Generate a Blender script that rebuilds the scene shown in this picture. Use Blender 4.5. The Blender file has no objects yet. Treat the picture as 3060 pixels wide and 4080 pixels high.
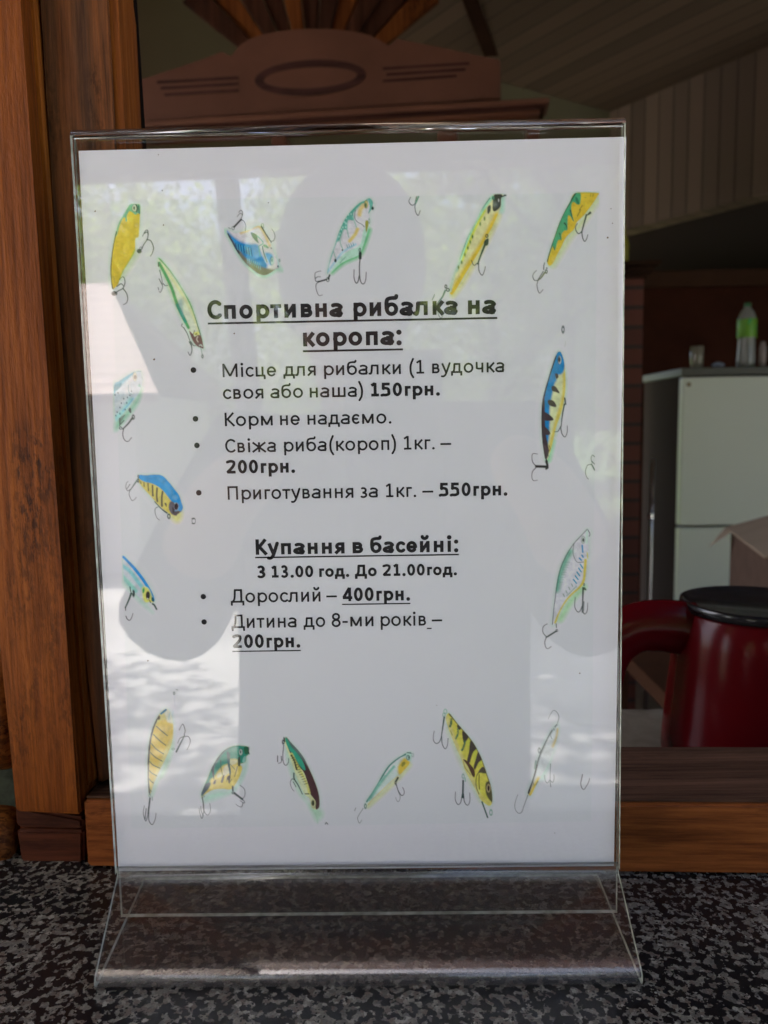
import bpy, bmesh, math, random
import numpy as np
from mathutils import Vector, Matrix, noise
random.seed(7); RNG = np.random.default_rng(5)
SC = bpy.context.scene
COL = SC.collection
rad = math.radians

# ------------------------------------------------------------------ camera
YAW, PITCH, ROLL = rad(-0.82), rad(6.41), rad(-1.0)
CAM = np.array([0.0149, -0.3098, 0.2122]); FPX = 3064.0
def cam_axes():
    cy, sy, cp, sp = math.cos(YAW), math.sin(YAW), math.cos(PITCH), math.sin(PITCH)
    f = np.array([sy*cp, cy*cp, -sp]); r = np.array([cy, -sy, 0.0]); u = np.cross(r, f)
    c, s = math.cos(ROLL), math.sin(ROLL)
    return c*r+s*u, -s*r+c*u, f
CR, CU, CF = cam_axes()
cd = bpy.data.cameras.new("camera"); cam = bpy.data.objects.new("camera", cd); COL.objects.link(cam)
M = Matrix(((CR[0], CU[0], -CF[0], CAM[0]), (CR[1], CU[1], -CF[1], CAM[1]), (CR[2], CU[2], -CF[2], CAM[2]), (0, 0, 0, 1)))
cam.matrix_world = M
cd.sensor_fit = 'HORIZONTAL'; cd.sensor_width = 36.0; cd.lens = 36.0*FPX/3060.0
cd.clip_start = 0.01; cd.clip_end = 400
cd.dof.use_dof = True; cd.dof.focus_distance = 0.315; cd.dof.aperture_fstop = 20.0
SC.camera = cam

# ------------------------------------------------------------------ sky, sun, exposure
SUN_EL, SUN_AZ = rad(60), rad(252)     # azimuth measured clockwise from +Y (north)
w = bpy.data.worlds.new("World"); SC.world = w; w.use_nodes = True
nt = w.node_tree; bg = nt.nodes['Background']
sky = nt.nodes.new('ShaderNodeTexSky'); sky.sky_type = 'NISHITA'; sky.sun_disc = False
sky.sun_elevation = SUN_EL; sky.sun_rotation = SUN_AZ
sky.dust_density = 5.0; sky.ozone_density = .3; sky.air_density = .8
nt.links.new(sky.outputs[0], bg.inputs[0]); bg.inputs[1].default_value = 0.15
sd = bpy.data.lights.new("sun", 'SUN'); sd.energy = 5.0; sd.angle = rad(0.5); sd.color = (1.0, 0.95, 0.87)
so = bpy.data.objects.new("sun", sd); COL.objects.link(so)
sdir = Vector((math.sin(SUN_AZ)*math.cos(SUN_EL), math.cos(SUN_AZ)*math.cos(SUN_EL), math.sin(SUN_EL)))
so.rotation_euler = sdir.to_track_quat('Z', 'Y').to_euler(); so.location = (-5, -2, 8)
SC.view_settings.view_transform = 'Standard'; SC.view_settings.look = 'None'
SC.view_settings.gamma = 1; SC.view_settings.use_curve_mapping = False
SC.view_settings.exposure = 2.78
SC.render.engine = 'CYCLES'
SC.cycles.use_denoising = True; SC.cycles.max_bounces = 10; SC.cycles.transparent_max_bounces = 24
SC.cycles.diffuse_bounces = 5; SC.cycles.sample_clamp_indirect = 6.0; SC.cycles.caustics_reflective = False
GROUND = -1.15

# ------------------------------------------------------------------ geometry helpers
def ray(px, py):
    return CF + CR*(px-1530.0)/FPX - CU*(py-2040.0)/FPX
def on_plane(px, py, P, N):
    d = ray(px, py); t = np.dot(np.asarray(P, float)-CAM, N)/np.dot(d, N); return CAM + d*t
def at(px, py, Y): return on_plane(px, py, (0, Y, 0), np.array([0, 1.0, 0]))
def atz(px, py, Z): return on_plane(px, py, (0, 0, Z), np.array([0, 0, 1.0]))

def empty(name, loc, rz=0):
    o = bpy.data.objects.new(name, None); COL.objects.link(o); o.location = loc; o.rotation_euler = (0, 0, rz)
    o.empty_display_size = 0.02; return o
def tag(o, label=None, cat=None, group=None, kind=None):
    if label: o['label'] = label
    if cat: o['category'] = cat
    if group: o['group'] = group
    if kind: o['kind'] = kind
    return o
def link_mesh(name, me, mats, parent=None, smooth=False):
    if not isinstance(mats, (list, tuple)): mats = [mats]
    for m in mats: me.materials.append(m)
    o = bpy.data.objects.new(name, me); COL.objects.link(o)
    if parent is not None:
        o.parent = parent
        me.transform(Matrix.LocRotScale(parent.location, parent.rotation_euler, (1, 1, 1)).inverted())
    if smooth:
        for p in me.polygons: p.use_smooth = True
    return o
def bm_obj(name, bm, mats, parent=None, smooth=False, recalc=True):
    if recalc: bmesh.ops.recalc_face_normals(bm, faces=bm.faces)
    me = bpy.data.meshes.new(name); bm.to_mesh(me); bm.free()
    return link_mesh(name, me, mats, parent, smooth)
def add_box(bm, x0, x1, y0, y1, z0, z1, bevel=0.0, mat=None):
    v = [bm.verts.new(p) for p in ((x0,y0,z0),(x1,y0,z0),(x1,y1,z0),(x0,y1,z0),(x0,y0,z1),(x1,y0,z1),(x1,y1,z1),(x0,y1,z1))]
    fs = [bm.faces.new([v[i] for i in q]) for q in ((3,2,1,0),(4,5,6,7),(0,1,5,4),(1,2,6,5),(2,3,7,6),(3,0,4,7))]
    if mat is not None:
        for vv in v: vv.co = mat @ vv.co
    if bevel: bmesh.ops.bevel(bm, geom=list({e for f in fs for e in f.edges}), offset=bevel, segments=2, affect='EDGES', profile=.6)
def box(name, dims, mat, parent=None, bevel=0.0, m=None):
    bm = bmesh.new(); add_box(bm, *dims, bevel=bevel, mat=m); return bm_obj(name, bm, mat, parent)
def slab_bm(bm, pts, dirv, bevel=0.0):
    """pts: world points of the front polygon; extruded along dirv."""
    a = [bm.verts.new(tuple(p)) for p in pts]; b = [bm.verts.new(tuple(np.asarray(p)+dirv)) for p in pts]
    fs = [bm.faces.new(a), bm.faces.new(b[::-1])]; n = len(a)
    for i in range(n): fs.append(bm.faces.new((a[i], b[i], b[(i+1) % n], a[(i+1) % n])))
    if bevel: bmesh.ops.bevel(bm, geom=list({e for f in fs for e in f.edges}), offset=bevel, segments=3, affect='EDGES')
def slab(name, pts, dirv, mat, parent=None, bevel=0.0):
    bm = bmesh.new(); slab_bm(bm, pts, np.asarray(dirv, float), bevel); return bm_obj(name, bm, mat, parent)
def tube_bm(bm, path, radii, n=10, caps=True, flat=1.0):
    path = [Vector(tuple(p)) for p in path]
    if not hasattr(radii, '__len__'): radii = [radii]*len(path)
    rings = []; up = None
    for i, p in enumerate(path):
        t = (path[min(i+1, len(path)-1)] - path[max(i-1, 0)]).normalized()
        if up is None:
            up = Vector((0, 0, 1)) if abs(t.z) < .9 else Vector((0, 1, 0))
        a = t.cross(up).normalized(); b = a.cross(t).normalized(); up = b
        rings.append([bm.verts.new(p + (a*math.cos(k*2*math.pi/n)*flat + b*math.sin(k*2*math.pi/n))*radii[i]) for k in range(n)])
    for r0, r1 in zip(rings, rings[1:]):
        for k in range(n): bm.faces.new((r0[k], r0[(k+1) % n], r1[(k+1) % n], r1[k]))
    if caps: bm.faces.new(rings[0][::-1]); bm.faces.new(rings[-1])
def lathe_bm(bm, prof, c, n=48, sx=1.0):
    rings = []
    for r, z in prof:
        rings.append([bm.verts.new((c[0]+r*math.cos(k*2*math.pi/n)*sx, c[1]+r*math.sin(k*2*math.pi/n), c[2]+z)) for k in range(n)])
    for r0, r1 in zip(rings, rings[1:]):
        for k in range(n): bm.faces.new((r0[k], r0[(k+1) % n], r1[(k+1) % n], r1[k]))
    bm.faces.new(rings[0][::-1]); bm.faces.new(rings[-1])

# ------------------------------------------------------------------ material helpers
def lin(c): return tuple(((v/255)/12.92 if v/255 <= .04045 else ((v/255+.055)/1.055)**2.4) for v in c[:3])
class NT:
    def __init__(s, name):
        s.m = bpy.data.materials.new(name); s.m.use_nodes = True; s.t = s.m.node_tree; s.n = s.t.nodes
        s.b = s.n['Principled BSDF']; s.out = s.n['Material Output']
    def new(s, kind, **kw):
        n = s.n.new(kind)
        for k, v in kw.items():
            if k in n.inputs: n.inputs[k].default_value = v
            else: setattr(n, k, v)
        return n
    def l(s, a, b): s.t.links.new(a, b)
    def coord(s, scale=(1, 1, 1), rot=(0, 0, 0), loc=(0, 0, 0), which='Object'):
        tc = s.new('ShaderNodeTexCoord'); mp = s.new('ShaderNodeMapping')
        mp.inputs['Scale'].default_value = scale; mp.inputs['Rotation'].default_value = rot; mp.inputs['Location'].default_value = loc
        s.l(tc.outputs[which], mp.inputs[0]); return mp.outputs[0]
    def noise(s, vec, scale, detail=4, rough=.55, dist=0):
        n = s.new('ShaderNodeTexNoise'); n.inputs['Scale'].default_value = scale; n.inputs['Detail'].default_value = detail
        n.inputs['Roughness'].default_value = rough; n.inputs['Distortion'].default_value = dist
        s.l(vec, n.inputs['Vector']); return n.outputs[0]
    def ramp(s, fac, stops, interp='LINEAR'):
        r = s.new('ShaderNodeValToRGB'); r.color_ramp.interpolation = interp; e = r.color_ramp.elements
        while len(e) < len(stops): e.new(0.5)
        for el, (p, c) in zip(e, stops): el.position = p; el.color = (*c, 1)
        s.l(fac, r.inputs[0]); return r.outputs[0]
    def mix(s, f, a, b, mode='MIX'):
        m = s.new('ShaderNodeMix'); m.data_type = 'RGBA'; m.blend_type = mode
        for i, v in ((0, f), (6, a), (7, b)):
            if hasattr(v, 'links'): s.l(v, m.inputs[i])
            else: m.inputs[i].default_value = v if i == 0 else (*v, 1)
        return m.outputs[2]
    def bump(s, h, strength, dist=.001):
        b = s.new('ShaderNodeBump'); b.inputs['Strength'].default_value = strength; b.inputs['Distance'].default_value = dist
        s.l(h, b.inputs['Height']); s.l(b.outputs[0], s.b.inputs['Normal'])
def plain(name, c, rough=.5, spec=.5, metal=0.0, vary=.0, vscale=20):
    s = NT(name); s.b.inputs['Roughness'].default_value = rough; s.b.inputs['Metallic'].default_value = metal
    s.b.inputs['Specular IOR Level'].default_value = spec
    if vary:
        n = s.noise(s.coord(), vscale, 5)
        s.l(s.ramp(n, [(.25, tuple(v*(1-vary) for v in c)), (.75, tuple(min(1, v*(1+vary)) for v in c))]), s.b.inputs['Base Color'])
    else: s.b.inputs['Base Color'].default_value = (*c, 1)
    return s.m
def wood(name, dark, mid, light, axis='z', fine=1.0, rough=.45, bump=.5, loc=(0, 0, 0), knots=True):
    """varnished wood; grain runs along `axis`."""
    s = NT(name)
    k = 0.04
    sc = {'z': (1, 1, k), 'x': (k, 1, 1), 'y': (1, k, 1)}[axis]
    v = s.coord(sc, loc=loc)
    g1 = s.noise(v, 80*fine, 6, .68, .6)          # broad streaks
    g2 = s.noise(v, 420*fine, 6, .7, .3)        # fibres
    v2 = s.coord(tuple(x if x == 1 else .35 for x in sc), loc=(loc[0]+3, loc[1], loc[2]))
    blot = s.noise(v2, 22*fine, 5, .6, .5)       # weathered patches
    spk = s.noise(v2, 420*fine, 4, .7)
    c = s.ramp(g1, [(.25, dark), (.5, mid), (.72, light)])
    f = s.ramp(g2, [(.3, (0, 0, 0)), (.62, (1, 1, 1))])
    c = s.mix(.5, c, f, 'SOFT_LIGHT')
    bl = s.ramp(blot, [(.5, (0, 0, 0)), (.68, (1, 1, 1))])
    sp = s.ramp(spk, [(.42, (1, 1, 1)), (.55, (0, 0, 0))])
    mm = s.mix(1.0, bl, sp, 'MULTIPLY')
    c = s.mix(mm, c, tuple(x*.33 for x in dark))
    s.l(c, s.b.inputs['Base Color'])
    s.l(s.ramp(g2, [(.2, (rough+.2,)*3), (.8, (rough-.08,)*3)]), s.b.inputs['Roughness'])
    s.b.inputs['Specular IOR Level'].default_value = .12
    h = s.mix(.45, g2, spk); s.bump(h, bump*1.4, .001)
    return s.m

WOOD_A = wood('weathered_orange_wood', (.055,.012,.0015), (.135,.032,.003), (.20,.052,.005), 'z')
WOOD_A2 = wood('lit_orange_strip', (.10,.024,.003), (.18,.048,.006), (.24,.068,.009), 'z', loc=(1, 2, 0), knots=False)  # brighter than the outer board, paints in the light on this edge
WOOD_B = wood('grey_brown_wood', (.032,.014,.008), (.070,.027,.011), (.165,.050,.013), 'z', loc=(5, 1, 0))
WOOD_LOG = wood('orange_log_wood', (.08,.022,.005), (.16,.048,.010), (.21,.068,.014), 'x', bump=.3)
WOOD_LIP = wood('lit_orange_lip', (.09,.022,.004), (.16,.043,.007), (.22,.065,.011), 'z', loc=(7, 1, 0))  # lip colour brightened for the light that falls on it
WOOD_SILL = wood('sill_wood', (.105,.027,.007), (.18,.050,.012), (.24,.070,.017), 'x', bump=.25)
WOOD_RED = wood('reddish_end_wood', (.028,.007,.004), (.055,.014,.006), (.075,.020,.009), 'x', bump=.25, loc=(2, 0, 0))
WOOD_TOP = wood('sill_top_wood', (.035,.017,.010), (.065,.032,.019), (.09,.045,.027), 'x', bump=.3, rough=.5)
CAB = None
CABD = wood('dark_groove_wood', (.028,.012,.010), (.05,.021,.017), (.06,.028,.02), 'x', fine=.12, rough=.5, bump=.05)  # darker tone for groove strips, one cornice step and the back panel
RAY1 = wood('ray_wood_orange', (.07,.02,.006), (.14,.042,.011), (.20,.064,.016), 'z', fine=.15, bump=.05)
RAY2 = wood('ray_wood_dark', (.025,.011,.008), (.05,.02,.012), (.08,.03,.017), 'z', fine=.15, bump=.05)

CAB = plain('mahogany_stain', (.145, .066, .042), .35, .25, vary=.2, vscale=5)
def granite():
    s = NT('speckled_granite'); v0 = s.coord((1, 1, 1))
    wc = s.new('ShaderNodeTexNoise'); wc.inputs['Scale'].default_value = 420; wc.inputs['Detail'].default_value = 2; s.l(v0, wc.inputs['Vector'])
    add = s.new('ShaderNodeVectorMath', operation='MULTIPLY_ADD'); add.inputs[1].default_value = (.0022,)*3; s.l(wc.outputs[1], add.inputs[0]); s.l(v0, add.inputs[2]); v = add.outputs[0]
    def cells(sc):
        n = s.new('ShaderNodeTexVoronoi'); n.inputs['Scale'].default_value = sc; s.l(v, n.inputs['Vector'])
        q = s.new('ShaderNodeSeparateColor'); s.l(n.outputs['Color'], q.inputs[0]); return q.outputs
    a = cells(560)
    c = s.ramp(a[0], [(0, (.085,.078,.068)), (.22, (.120,.110,.092)), (.45, (.098,.078,.064)), (.68, (.155,.143,.120)), (.90, (.215,.20,.17))], 'CONSTANT')
    c = s.mix(.45, c, s.ramp(s.noise(v0, 1400, 3, .7), [(.3, (.03,)*3), (.7, (.95,)*3)]), 'SOFT_LIGHT')
    blk = s.noise(v0, 275, 3, .5); dns = s.noise(v0, 38, 3, .6)
    m_ = s.new('ShaderNodeMath', operation='MULTIPLY_ADD'); m_.inputs[1].default_value = .35; s.l(dns, m_.inputs[0]); s.l(blk, m_.inputs[2])
    c = s.mix(s.ramp(m_.outputs[0], [(.662, (0,)*3), (.670, (1,)*3)]), c, (.008, .008, .009))
    b2 = s.noise(v0, 560, 2, .5); c = s.mix(s.ramp(b2, [(.60, (0,)*3), (.62, (1,)*3)]), c, (.014, .013, .013))
    s.l(c, s.b.inputs['Base Color']); s.b.inputs['Roughness'].default_value = .22; s.b.inputs['Specular IOR Level'].default_value = .35
    return s.m
GRANITE = granite()

def acrylic(name, tint, gain=1.0, ior=1.5, rough=0.0, haze=0.0):
    s = NT(name); s.n.remove(s.b)
    tr = s.new('ShaderNodeBsdfTransparent'); tr.inputs[0].default_value = (*tint, 1)
    gl = s.new('ShaderNodeBsdfGlossy'); gl.inputs['Roughness'].default_value = rough
    # Schlick reflectance, the same from both sides of each face (the sheet does not bend light here)
    lw = s.new('ShaderNodeLayerWeight'); lw.inputs[0].default_value = .5; F0 = ((ior-1)/(ior+1))**2
    pw = s.new('ShaderNodeMath', operation='POWER'); pw.inputs[1].default_value = 5; s.l(lw.outputs['Facing'], pw.inputs[0])
    ma = s.new('ShaderNodeMath', operation='MULTIPLY_ADD'); ma.inputs[1].default_value = 1-F0; ma.inputs[2].default_value = F0; s.l(pw.outputs[0], ma.inputs[0])
    mu = s.new('ShaderNodeMath', operation='MULTIPLY'); mu.inputs[1].default_value = gain; mu.use_clamp = True
    mx = s.new('ShaderNodeMixShader'); s.l(ma.outputs[0], mu.inputs[0]); s.l(mu.outputs[0], mx.inputs[0])
    src = tr.outputs[0]
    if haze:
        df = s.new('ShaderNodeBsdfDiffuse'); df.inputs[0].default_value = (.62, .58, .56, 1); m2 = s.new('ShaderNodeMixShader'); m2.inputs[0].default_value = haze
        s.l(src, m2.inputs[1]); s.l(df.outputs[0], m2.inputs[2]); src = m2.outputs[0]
    s.l(src, mx.inputs[1]); s.l(gl.outputs[0], mx.inputs[2]); s.l(mx.outputs[0], s.out.inputs[0])
    return s.m
ACR = acrylic('clear_acrylic', (.975,.98,.975), 1.0, 1.56)
ACR_FOOT = acrylic('hazed_clear_acrylic', (.95,.94,.93), 1.0, 1.5, 0.0, .009)  # faint diffuse haze painted in for the porch roof's reflection
BEND = acrylic('acrylic_bend', (.9,.9,.9), .8, 1.5, .2, .045)  # diffuse grey mixed in for the light the bend catches
gf = NT('acrylic_fold'); gf.b.inputs['Transmission Weight'].default_value = 1.0; gf.b.inputs['IOR'].default_value = 1.49; gf.b.inputs['Roughness'].default_value = .02; gf.b.inputs['Base Color'].default_value = (.93, .95, .93, 1)
FOLD = gf.m
def edge_mat():
    s = NT('acrylic_cut_edge'); n = s.noise(s.coord((1, 1, 1)), 180, 4)
    s.l(s.ramp(n, [(.35, (.42,.45,.36)), (.7, (.86,.90,.76))]), s.b.inputs['Base Color'])
    s.b.inputs['Roughness'].default_value = .25; s.b.inputs['Alpha'].default_value = .8
    s.b.inputs['Specular IOR Level'].default_value = .9
    return s.m
EDGE = edge_mat()
PAPER_ALB = np.array([.825, .79, .85])
def paper_mat(name, col, attr=False):
    s = NT(name); s.b.inputs['Roughness'].default_value = .75; s.b.inputs['Specular IOR Level'].default_value = .25
    if attr:
        a = s.new('ShaderNodeAttribute'); a.attribute_name = 'print'; s.l(a.outputs[0], s.b.inputs['Base Color'])
    else: s.b.inputs['Base Color'].default_value = (*col, 1)
    return s.m
PAPER = paper_mat('white_paper', PAPER_ALB); PAPER_BG = paper_mat('tinted_print_ground', (.785,.775,.82))
INK = paper_mat('black_ink', (.022,.020,.022)); PRINT = paper_mat('colour_print', None, True)

# ------------------------------------------------------------------ granite counter
bm = bmesh.new(); add_box(bm, -.9, 1.2, -.101, .075, -.032, 0, bevel=.004)
tag(bm_obj('granite_counter', bm, GRANITE), 'polished grey and black speckled granite counter under the sign', 'counter', kind='structure')

# ------------------------------------------------------------------ the sign holder
HW = .1068
holder = empty('sign_holder', (0, 0, 0))
tag(holder, 'clear acrylic T shaped sign holder standing on the granite counter', 'sign holder')
T = .0021
def arc(cy, cz, r, a0, a1, n=7): return [(cy+r*math.cos(rad(a0+(a1-a0)*i/n)), cz+r*math.sin(rad(a0+(a1-a0)*i/n))) for i in range(n+1)]
ZB, ZT = .0240, .3245
def strip(name, path, mats, parent, xf, T=T, caps=(True, True), foldmat=2):
    """a sheet of thickness T swept along x; path = centre line in (y,z)"""
    pts = [np.array(p, float) for p in path]; A = []; B = []
    for i, p in enumerate(pts):
        a = pts[max(i-1, 0)]; b = pts[min(i+1, len(pts)-1)]
        t0 = p-a if i else b-p; t1 = b-p if i < len(pts)-1 else p-a
        t0 = t0/np.linalg.norm(t0); t1 = t1/np.linalg.norm(t1); t = t0+t1; t /= np.linalg.norm(t)
        k = 1/max(.4, float(np.dot(t, t0))); n = np.array([-t[1], t[0]])*k*T/2
        A.append(p+n); B.append(p-n)
    loop = A + B[::-1]; bm = bmesh.new(); e = .0004
    va = [bm.verts.new((xf(*p)[0], *p)) for p in loop]; vb = [bm.verts.new((xf(*p)[1], *p)) for p in loop]
    n = len(loop)
    for i in range(n):
        j = (i+1) % n
        if (i == len(A)-1 and not caps[1]) or (i == n-1 and not caps[0]): continue
        f = bm.faces.new((va[i], va[j], vb[j], vb[i])); f.smooth = bool(np.linalg.norm(loop[i]-loop[j]) < .004)
        if f.smooth: f.material_index = foldmat
        if i in (len(A)-1, n-1): f.material_index = 1; f.smooth = False
    m = len(A)
    for v in (va, vb):
        for i in range(m-1):
            f = bm.faces.new((v[i], v[i+1], v[n-2-i], v[n-1-i])); f.material_index = 1
    return bm_obj(name, bm, mats, parent)
front_y, back_y = -.0019, .0016
_tl, _bl, _tr, _br = at(293, 575, 0), at(469, 3471, 0), at(2484, 515, 0), at(2462, 3460, 0)
def xpocket(y, z):
    k = (z-_bl[2])/(_tl[2]-_bl[2]); return _bl[0]+(_tl[0]-_bl[0])*k, _br[0]+(_tr[0]-_br[0])*k
def xfoot(y, z):
    k = min(1, max(0, -y/.040)); a_, b_ = xpocket(0, ZB); return a_+.0004+.0042*k, b_-.0004-.0018*k
U = arc((front_y+back_y)/2, ZT, (back_y-front_y)/2, 180, 0, 8)
strip('pocket', [(front_y, ZB)] + [(front_y, ZB+(ZT-ZB)*k/4) for k in range(1, 4)] + U + [(back_y, .0024)], [ACR, EDGE, FOLD], holder, xpocket, caps=(False, True))
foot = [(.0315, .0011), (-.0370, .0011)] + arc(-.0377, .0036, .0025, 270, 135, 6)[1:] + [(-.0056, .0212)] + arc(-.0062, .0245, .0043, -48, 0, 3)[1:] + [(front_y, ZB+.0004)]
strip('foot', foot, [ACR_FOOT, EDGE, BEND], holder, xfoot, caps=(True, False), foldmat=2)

# ------------------------------------------------------------------ the printed sheet
sheet = empty('price_notice', (0, 0, ZB))
tag(sheet, 'white printed paper notice with lure pictures and black Cyrillic price list inside the holder', 'notice')
def onpaper(px, py, lift=0.0):
    p = at(px, py, 0.0); return np.array([p[0], -lift, p[2]])
LIFT_BG, LIFT_PIC, LIFT_INK = .00006, .00013, .00020
def quad(name, pxs, lift, mat, thick=0):
    bm = bmesh.new(); P = [onpaper(x, y, lift) for x, y in pxs]
    if thick: slab_bm(bm, P, np.array([0, thick, 0]))
    else: bm.faces.new([bm.verts.new(tuple(p)) for p in P])
    return bm_obj(name, bm, mat, sheet, recalc=bool(thick))
quad('paper', [(313, 601), (473, 3471), (2446, 3450), (2495, 545)], 0, PAPER, thick=.00035)
quad('picture_ground', [(438, 800), (523, 3302), (2356, 3272), (2380, 768)], LIFT_BG, PAPER_BG)

# ---- lettering: every letter is a set of strokes; the union is contoured into one flat mesh per line
XH, CH = .470, .644
def glyph(c, w, bold):
    t = w/2; L = []; ov = .006
    def l(*a): L.append(('l',) + a)
    def a(*q): L.append(('a',) + q)
    def c_(pts): L.append(('c', pts))
    X = XH; H = CH
    def stem(x, y0=0, y1=None): l(x, y0, x, X if y1 is None else y1)
    lx = .082+t; rx = .445-t if not bold else .470-t     # x-height stems
    W = rx+t+.08
    if c in 'оО': a(.265, X/2, .225-t, X/2-t+ov, 0, 360); return .53, L
    if c == '0': a(.253, .318, .208-t, .318-t+ov, 0, 360); return .507, L
    if c == 'п': stem(lx); stem(rx); l(lx-t, X-t, rx+t, X-t); return W, L
    if c == 'П': r = .560-t; stem(lx, 0, H); stem(r, 0, H); l(lx-t, H-t, r+t, H-t); return .645, L
    if c == 'н': stem(lx); stem(rx); l(lx, X*.53, rx, X*.53); return W, L
    if c == 'и': stem(lx); stem(rx); l(lx, .05, rx, X-.05); return W, L
    if c == 'й':
        stem(lx); stem(rx); l(lx, .05, rx, X-.05); a((lx+rx)/2, .66, .095, .085, 185, 355); return W, L
    if c == 'р': stem(lx, -.175); a(lx-t+.215, X/2, .225-t, X/2-t+ov, 0, 360); return .535, L
    if c == 'т': l(.02, X-t, .385, X-t); stem(.2025); return .405, L
    if c == 'г': stem(lx); l(lx-t, X-t, .345, X-t); return .355, L
    if c == 'в':
        stem(lx); l(lx-t, t, lx+.16, t); l(lx-t, X-t, lx+.14, X-t); l(lx-t, X*.52, lx+.15, X*.52)
        a(lx+.14, (X-t+X*.52)/2, .085, (X-t-X*.52)/2, -90, 90); a(lx+.15, (t+X*.52)/2, .105, (X*.52-t)/2, -90, 90); return .49, L
    if c == 'а':
        stem(.395-t+.02, 0, X*.68); a(.225, X-.165, .17, .165-t+ov, 12, 125)
        a(.205, .135, .155-t*.2, .135-t+ov, 60, 300); l(.2, .27-t*.5, .40, .275-t*.5); c_([(.26, t*.9), (.34, .05), (.39, .11)]); return .479, L
    if c == 'б':
        a(.265, .225, .22-t, .225-t+ov, 0, 360); c_([(.055+t*.7, .24), (.065+t*.5, .42), (.13, .555), (.26, .60), (.40, .605), (.43, .665)]); return .53, L
    if c == 'л': stem(rx-.01, 0); l(.125, X-t, rx, X-t); c_([(.03, t), (.09, .05), (.125, .18), (.14, X-t)]); return W-.01, L
    if c == 'к': stem(lx); l(lx+.02, X*.50, lx+.10, X*.50); l(lx+.085, X*.47, .425, X-.004); l(lx+.085, X*.53, .435, .004); return .462, L
    if c == 'К': stem(lx, 0, H); l(lx+.05, H*.46, .47, H-.004); l(lx+.06, H*.54, .50, .004); return .53, L
    if c == 'М': r = .775-t; stem(lx, 0, H); stem(r, 0, H); l(lx+.005, H-.02, (lx+r)/2, .05); l(r-.005, H-.02, (lx+r)/2, .05); return .855, L
    if c == 'м': r = .60-t; stem(lx); stem(r); l(lx+.005, X-.02, (lx+r)/2, .04); l(r-.005, X-.02, (lx+r)/2, .04); return .68, L
    if c == 'і': stem(lx); a(lx, .605, .018 if not bold else .024, .018 if not bold else .024, 0, 360); return .235 + (w-.08), L
    if c == 'с': a(.255, X/2, .215-t, X/2-t+ov, 48, 312); return .423, L
    if c == 'С': a(.325, H/2, .275-t, H/2-t+ov, 48, 312); return .533, L
    if c == 'є': a(.235, X/2, .20-t, X/2-t+ov, 50, 310); l(.05+t, X*.51, .32, X*.51); return .416, L
    if c == 'ц': stem(lx); stem(rx); l(lx-t, t, .50 + (w-.08), t); l(.48+(w-.08), t, .48+(w-.08), -.125); return W+.03, L
    if c == 'е':
        a(.255, X/2, .215-t, X/2-t+ov, 0, 318); l(.05+t, X*.49, .47-t, X*.49); return .498, L
    if c == 'д':
        stem(rx, 0); l(.14, X-t, rx, X-t); l(.01, t, .53, t); c_([(.10, t), (.15, .15), (.17, X-t)]); l(.01+t, t, .01+t, -.125); l(.53-t, t, .53-t, -.125); return .552, L
    if c == 'Д':
        r = .545-t; stem(r, 0, H); l(.19, H-t, r, H-t); l(.01, t, .635, t); c_([(.11, t), (.19, .22), (.215, H-t)]); l(.01+t, t, .01+t, -.135); l(.635-t, t, .635-t, -.135); return .65, L
    if c == 'я':
        r = .40-t+.01; stem(r); l(r, X-t, .22, X-t); l(r, X*.44, .22, X*.44); a(.225, (X-t+X*.44)/2, .15-t*.6, (X-t-X*.44)/2, 90, 270); l(.055, .004, .24, X*.42); return .49, L
    if c == 'у': l(.03+t*.6, X, .235, .03); c_([(.43-t*.6, X), (.25, .03), (.18, -.10), (.11, -.15), (.04, -.142)]); return .453, L
    if c == 'ч': r = .42-t; stem(r); c_([(.065+t, X), (.07+t, .28), (.12, .21), (.22, .185), (r, .20)]); return .487, L
    if c == 'ш':
        a3 = .68-t; stem(lx); stem(a3); stem((lx+a3)/2); l(lx-t, t, a3+t, t); return .755, L
    if c == 'ж': stem(.345); l(.32, X*.5, .37, X*.5); l(.345, X*.5, .05, X-.004); l(.345, X*.5, .04, .004); l(.345, X*.5, .64, X-.004); l(.345, X*.5, .65, .004); return .69, L
    if c == 'з':
        a(.18, X*.755-t*.1, .155-t, X*.25-t*.35, 120, -90); a(.18, X*.26+t*.1, .175-t, X*.26-t*.5, 90, -130); return .40, L
    if c in 'З3':
        a(.225, H*.755-t*.1, .185-t, H*.25-t*.4, 130, -90); a(.225, H*.265+t*.1, .205-t, H*.27-t*.6, 90, -130); return .507 if c == '3' else .478, L
    if c == '1': stem(.27, 0, H); l(.09, t, .44, t); l(.27, H-.02, .10, H-.13); return .507, L
    if c == '2':
        c_([(.075, H-.10), (.14, H-t-.01), (.25, H-t+ov), (.36, H-.10), (.375, H-.19), (.33, H-.30), (.22, H-.43), (.09, t+.02)]); l(.06, t, .44, t); return .507, L
    if c == '4': stem(.355, 0, H); l(.03, .165, .475, .165); l(.345, H-.015, .065, .165); return .507, L
    if c == '5': l(.11, H-t, .42, H-t); l(.115+t*.3, H, .105+t*.3, H*.52); c_([(.105+t*.4, H*.565), (.22, H*.60), (.35, H*.52), (.415-t*.6, H*.31), (.37, .11), (.25, t-ov), (.13, t), (.065, .05)]); return .507, L
    if c == '8': a(.253, H*.745, .165-t*.6, H*.255-t*.75, 0, 360); a(.253, H*.27, .205-t, H*.27-t*.6, 0, 360); return .507, L
    if c == '(': c_([(.245, H+.06), (.15, H*.72), (.11+t*.3, H*.40), (.15, .02), (.245, -.165)]); return .303, L
    if c == ')': c_([(.06, H+.06), (.155, H*.72), (.195-t*.3, H*.40), (.155, .02), (.06, -.165)]); return .303, L
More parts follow.
